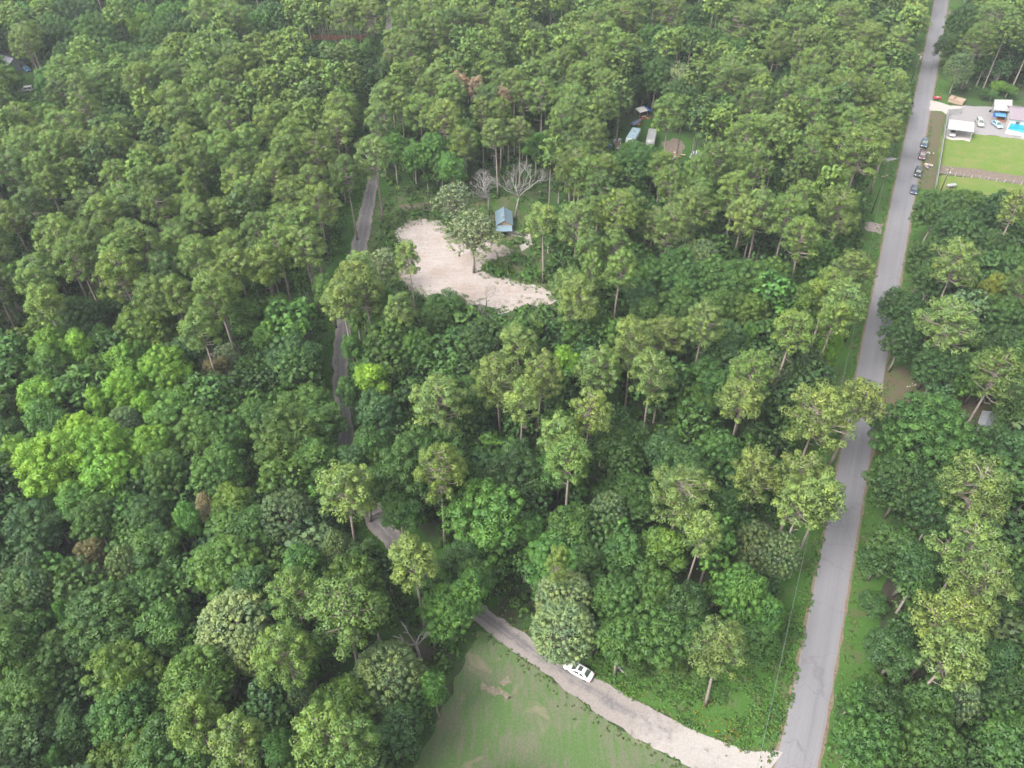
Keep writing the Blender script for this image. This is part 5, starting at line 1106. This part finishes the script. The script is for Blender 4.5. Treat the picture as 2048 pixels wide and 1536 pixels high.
bo = empty('covered_boat', P(1273, 249), heading((1266, 253), (1280, 244)))
hull = [[(x, -w, .9), (x, -w * .55, .35), (x, 0, .2), (x, w * .55, .35), (x, w, .9), (x, 0, 1.12)] for x, w in ((-2.2, .85), (-.8, 1.0), (.8, .9), (1.9, .5), (2.5, .06))]
loft(MB(), hull).build('hull', 'slate', bo, True); MB().slab([(-2.2, -.8, 1.0), (2.0, -.4, 1.0), (2.0, .4, 1.02), (-2.2, .8, 1.02)], .04).build('cover', 'blue', bo); MB().box((-.4, -1.15, .55), (1.6, .2, .2)).build('bumper', paint('trailer_orange', (0.6, 0.22, 0.03), .5), bo)
for s in (-1, 1): MB().lathe([(.14, -.08), (.28, -.07), (.28, .07), (.14, .08)], (-.5, s * .9, .28), 10, 'y').build('wheel', 'tyre', bo)
tag(bo, 'small boat under blue cover behind the silver-blue caravan', 'boat')
ts = empty('tarp_shelter', P(1287, 229), R(25))
MB().slab([(-2.4, -1.5, 1.7), (.6, -1.5, 1.9), (.6, 1.5, 2.1), (-2.4, 1.5, 1.9)], .06).build('roof', 'offwhite', ts); MB().slab([(.65, -1.7, 1.95), (2.2, -1.7, 1.2), (2.2, 1.7, 1.4), (.65, 1.7, 2.2)], .05).build('tarp', 'blue', ts)
for x in (-2.3, .5):
    for y in (-1.4, 1.4): MB().box((x, y, .85), (.08, .08, 1.7)).build('post', 'plank', ts)
tag(ts, 'lean-to with pale roof and bright blue tarp behind the caravans', 'shelter')
tk = empty('white_tarp', P(1238, 312), .3); MB().slab([(-1.6, -.9, .55), (1.5, -.8, .5), (1.7, .9, .7), (-1.4, 1.0, .75)], .5).build('sheet', 'offwhite', tk); tag(tk, 'pale tarp-covered heap in trees below the caravan', 'tarp')
fr_ = thing_box('old_fridge', P(1335, 317), .3, [('body', (0, 0, .95), (1.0, .9, 1.9), 'white', 1.0), ('door', (0, -.49, .95), (.94, .07, 1.8), 'offwhite', 1.0), ('handle', (.38, -.55, 1.1), (.05, .05, .5), 'galv', 1.0)], 'white box-like fridge standing below the motorhome', 'fridge')
cv = empty('culvert', P(1781, 321), heading((1766, 322), (1796, 316)))
MB().box((0, 0, .2), (3.6, .7, .4)).build('headwall', 'concrete', cv); MB().box((0, .5, .22), (3.0, 1.4, .1)).build('slab', 'slate', cv)
for x in (-2.0, 2.0): MB().tube([(x, -.5, 0), (x, -.5, 1.0)], .09, 6).build('marker_post', 'white', cv)
tag(cv, 'concrete driveway culvert with white marker posts on the verge', 'culvert')
# things under the trees across the road
thing_box('wheelie_bin', P(1822, 813), .4, [('body', (0, 0, .5), (.75, .8, 1.0), paint('bin_teal', (0.03, 0.20, 0.19), .5), 1.15), ('lid', (0, 0, 1.03), (.9, .95, .08), 'tyre', 1.0)], 'teal wheeled bin beside the short pole in brown yard', 'bin')
thing_box('wheelie_bin', P(1766, 812), .2, [('body', (0, 0, .4), (.9, .7, .8), 'slate', 1.1), ('lid', (0, 0, .84), (1.0, .8, .07), 'tyre', 1.0)], 'dark bin on the shaded driveway edge beside the road', 'bin')
ps = gable('shed', P(1966, 853), R(55), 4.0, 1.9, 1.9, .4, 'galv', 'offwhite', '', ''); tag(ps, 'pale metal-roofed shed between dark crowns below the brown yard', 'shed'); MB().box((-2.02, 0, .85), (.05, .8, 1.7)).build('door', 'slate', ps)
sw = empty('swing_frame', P(1972, 810), R(-15))
for x in (-1.6, 1.6):
    for y in (-.9, .9): MB().tube([(x, y, 0), (x, 0, 2.0)], .07, 6).build('leg', 'white', sw)
MB().tube([(-1.7, 0, 2.0), (1.7, 0, 2.0)], .08, 6).build('crossbar', 'white', sw); MB().box((0, 0, .55), (1.3, .45, .08)).build('seat', 'offwhite', sw)
for x in (-.6, .6): MB().tube([(x, 0, .55), (x, 0, 2.0)], .02, 4).build('chain', 'galv', sw)
tag(sw, 'white garden swing frame on the red-brown leaf litter', 'swing')
thing_box('dark_crate', P(1924, 838), .5, [('body', (0, 0, .45), (1.3, 1.0, .9), 'tyre', 1.0), ('lid', (0, 0, .94), (1.4, 1.1, .08), 'slate', 1.0)], 'black crate on brown ground between the white car and pale shed', 'crate')
wt = trailer('caravan', P(1990, 450), R(15), 9.0, 2.7, 2.9, 'white', 'offwhite', 'white trailer mostly hidden by roadside trees below the lower lawn', 'caravan')
fbm = MB(); a, b = P(738, 1033, .5), P(778, 1021, .5); fbm.tube([a, a.lerp(b, .5) + Vector((0, .3, .3)), b], [.14, .11, .04], 6); fbm.tube([a.lerp(b, .55), a.lerp(b, .8) + Vector((.3, .9, .5))], [.06, .02], 5)
tag(fbm.build('fallen_branch', 'dead_wood'), 'pale fallen branch lying across the shaded lane bend', 'fallen branch')
lg = MB(); a, b = P(1232, 1330, .3), P(1248, 1345, .3); lg.tube([a, b], [.2, .12], 6); lg.tube([a.lerp(b, .4), a.lerp(b, .5) + Vector((.8, .5, .4))], [.08, .03], 5)
tag(lg.build('fallen_log', 'dead_wood'), 'greyish fallen log in the weeds near the white sedan', 'fallen log')

# ================================================================== LABELS FOR THE TREES
NOTE = {(100, 172): ('round bright green tree beside the white car in the gap', 'round bright green tree'), (1984, 582): ('tree with yellow-flushed top among the dark crowns across the road', 'yellow-topped tree'),
 (775, 1352): ('big rounded grey-green tree at the edge of the mown field', 'grey-green tree at the field edge'), (475, 1245): ('big grey-green tree with pale bud-tipped dome deep in broadleaf woods', 'pale bud-tipped grey-green tree'),
 (1128, 1260): ('pale knobbly grey-green tree overhanging the lane above the white sedan', 'pale tree over the sedan'), (1449, 1302): ('pine with bare pale trunk standing out on the weedy corner', 'corner pine'),
 (1636, 832): ('huge pale pine whose crown hangs over the road', 'huge pale roadside pine'), (1848, 878): ('huge dark spreading tree reaching over the road below the brown yard', 'huge dark spreading tree'),
 (1358, 982): ('broad pale double-trunked pine above a dark gap in mixed woods', 'double-trunked pine'), (1211, 1032): ('small grey-green rounded tree standing alone in the dark gap', 'lone grey-green tree'),
 (862, 942): ('widest mid green broadleaf crown filling the inside of the lane bend', 'widest crown at the lane bend'), (882, 806): ('broad pale pine with dark gap below, standing inside the lane bend', 'broad pine inside the bend'),
 (685, 990): ('broad pale pine hiding the lane just before its visible bend', 'pale pine at the bend'), (832, 1132): ('pale round pine covering the lane between bend and field', 'pine covering the lane'),
 (612, 498): ('tall pine with long bare pale trunk beside the green lane strip', 'long-trunked pine'), (922, 177): ('largest rusty dead pine crown amid the far olive pines', 'largest rusty pine'), (952, 185): ('thin rusty dead pine beside the largest rusty crown', 'thin rusty pine'), (1007, 207): ('rusty orange dead pine standing apart from the largest rusty crown', 'separate rusty pine'),
 (700, 562): ('pale pine leaning over and hiding the lane beside the clearing', 'pine over the lane'), (750, 312): ('tall pale pine at the lane where it vanishes into woods', 'tall pine where the lane vanishes'), (945, 464): ('thin pale feathery tree standing in the sand clearing', 'thin tree on the sand'),
 (905, 402): ('thin pale feathery tree at the back edge of the clearing', 'thin tree behind the sand'), (684, 34): ('pale pine with bare trunk rising behind the rusty board fence', 'pine behind the board fence'), (1394, 524): ('smooth grey-green dome crown below two tall pale pines', 'smooth grey-green dome'),
 (412, 1018): ('tree with cream blossom beside a dark gap in the broadleaf woods', 'cream blossoming tree'), (440, 1072): ('smaller cream-flecked tree just below the cream blossoming tree', 'smaller cream-flecked tree'), (1045, 28): ('small yellow tree far off among dark crowns', 'far yellow tree'), (1430, 214): ('blue-green tree standing behind the caravan clearing', 'blue-green tree behind the clearing'),
 (748, 768): ('small bright yellow-green tree beside the lane', 'bright yellow-green tree by the lane'), (900, 1226): ('bright green broadleaf tree at the top corner of the mown field', 'bright tree at the field corner'), (608, 1142): ('bright green rounded crown below the grey-green trees near the bend', 'bright crown below the bend'),
 (255, 852): ('grey-green crown with a pale streak inside the bright yellow-green grove', 'streaked grey-green crown'), (1551, 268): ('pale pine in the dense pines between caravans and road', 'pale pine near the caravans'), (1721, 302): ('large round-topped pine overhanging the verge opposite the parked cars', 'large pine opposite the cars'),
 (1335, 452): ('pale spreading pine in the wood between clearing and road', 'pale spreading pine'), (1382, 418): ('tallest pale pine with straight trunk behind the smooth grey-green dome', 'tallest pale pine'), (1522, 426): ('pale pine with leaning bare trunk behind the oak mass', 'leaning pale pine'), (1708, 540): ('pale pine standing at the verge below the pinkish driveway', 'pine below the pinkish driveway'),
 (1900, 645): ('large pale pine with visible fork among dark trees across the road', 'large forked pine'), (1918, 528): ('pale flat-topped pine behind the large forked pine across the road', 'flat-topped pine'), (1962, 985): ('large open pine with forked pale trunk below the brown yard', 'open forked pine'), (1948, 1092): ('large spreading pine in front of the open forked pine', 'large spreading pine'),
 (1900, 1240): ('largest pale pine beside the near stretch of road', 'largest near pine'), (1913, 1396): ('knobbly grey-green tree in front of the largest near pine', 'knobbly grey-green tree'), (307, 900): ('yellow-tipped crown at the edge of the yellow-green grove', 'yellow-tipped crown'), (100, 942): ('widest bright yellow-green crown at the front of the grove', 'widest yellow-green crown'),
 (95, 25): ('tall yellow-green tree behind the grey-roofed house', 'yellow-green tree behind the house'), (335, 747): ('bright yellow-green clumped crown at the back of the grove', 'clumped yellow-green crown'), (687, 1230): ('broad olive pine among broadleaf trees below the bend', 'broad olive pine'), (392, 1370): ('wide olive yellow crown in the near broadleaf woods', 'wide olive yellow crown'),
 (1356, 158): ('thin pale crown above the tarp shelter', 'thin pale crown'), (574, 882): ('wide olive yellow-flecked crown beside the hidden lane', 'wide yellow-flecked crown'), (1281, 107): ('slim bright yellow-green tree amid far dark crowns', 'slim yellow-green tree'), (738, 98): ('slim bright green tree at the end of the board fence', 'slim bright tree by the fence')}
LAND = [('white sedan', 1157, 1345), ('top corner of the mown field', 975, 1270), ('sand clearing', 950, 560), ('blue-roofed shed', 1008, 436), ('white motorhome', 1301, 288), ('tarp shelter', 1287, 229), ('pale carport', 1922, 252), ('mauve-roofed house', 2040, 225), ('black car', 1834, 349),
        ('midway transformer pole', 1690, 684), ('pinkish driveway', 1750, 456), ('brown yard', 1790, 800), ('pale metal-roofed shed', 1966, 853), ('lane mouth', 1500, 1520), ('grey-roofed house', 16, 137), ('board fence', 680, 80), ('white car in the gap', 54, 183), ('dead snag', 848, 1312), ('larger leafless tree', 1030, 440), ('storage boxes', 1912, 204), ('hidden white trailer', 1990, 450), ('far end of the road', 1884, 10)]
L = [(n, P(x, y)) for n, x, y in LAND]
byxy = {(round(t['x']), round(t['y'])): t for t in trees if t['hand']}
for k, (lab, short) in NOTE.items():
    t = byxy.get(k)
    if t is None: print('NOTE missing', k); continue
    t['label'] = lab; L.append((short, Vector((t['X'], t['Y'], 0))))
ORD = 'first second third fourth fifth sixth seventh eighth ninth tenth eleventh twelfth thirteenth fourteenth fifteenth sixteenth seventeenth eighteenth nineteenth twentieth twenty-first twenty-second twenty-third twenty-fourth twenty-fifth twenty-sixth twenty-seventh twenty-eighth twenty-ninth thirtieth'.split()
TENS = 'thirty forty fifty sixty'.split(); ORD += [f'{a}-{b}' for a in TENS for b in ORD[:9]]
bins = {}
for t in ONES:
    if 'label' in t: continue
    isp = KIND[t['kind']][0] == 'pine'
    best = min(L, key=lambda l: (l[1].x - t['X']) ** 2 + (l[1].y - t['Y']) ** 2); dx, dy = t['X'] - best[1].x, t['Y'] - best[1].y
    rx = 0.455 * best[1].y + 15                                   # where the road is at that depth
    if abs(dy) > abs(dx): rel = 'behind the' if dy > 0 else 'in front of the'
    else: rel = 'towards the road from the' if (dx > 0) == (best[1].x < rx) else 'away from the road beyond the'
    bins.setdefault((isp, rel, best[0]), []).append((math.hypot(dx, dy), t['id'], t))
for (isp, rel, nm), lst in bins.items():
    for k, (_, _, t) in enumerate(sorted(lst)):
        sz = 'small ' if t['r'] < 3.2 else 'broad ' if t['r'] > 5.5 else ''
        noun = 'pine' if isp else 'broadleaf tree'
        lab = lambda adj: f"{adj} {noun}, {ORD[k]} {'pine' if isp else 'broadleaf'} {rel} {nm}".strip()
        t['label'] = next((x for x in (lab(sz + KIND[t['kind']][3]), lab(KIND[t['kind']][3]), lab(KIND[t['kind']][3].split()[-1]), lab('')) if len(x.replace('-', ' ').split()) <= 16), lab(''))
        _old = f"{sz}{KIND[t['kind']][3]} {noun}, {ORD[k]} {'pine' if isp else 'broadleaf'} {rel} {nm}"
zone = lambda t: 'across the road' if t['x'] > 1750 else 'in the woods beyond the lane' if t['x'] < 690 else 'between the lane and the road'
for t in ONES:
    isp = KIND[t['kind']][0] == 'pine'
    tag(t['obj'], t['label'], 'pine tree' if isp else 'broadleaf tree', ('pines ' if isp else 'broadleaf trees ') + zone(t))
labs = [t['label'] for t in ONES]; print('labels', len(labs), 'distinct', len(set(labs)), 'longest', max(len(x.split()) for x in labs))

# ================================================================== HAZE
def haze(density, color=(0.86, 0.92, 0.97)):
    m, nt, out = new_mat('haze_air'); v = nt.nodes.new('ShaderNodeVolumePrincipled')
    v.inputs['Color'].default_value = (*color, 1); v.inputs['Density'].default_value = density; v.inputs['Anisotropy'].default_value = 0.1
    nt.links.new(v.outputs[0], out.inputs['Volume'])
    o = MB().box((0, 350, 62), (3200, 3000, 128)).build('haze', m); o['kind'] = 'stuff'; o['label'] = 'thin pale haze softening the far woods'; return o
HAZE = 0.00012
if HAZE: haze(HAZE)
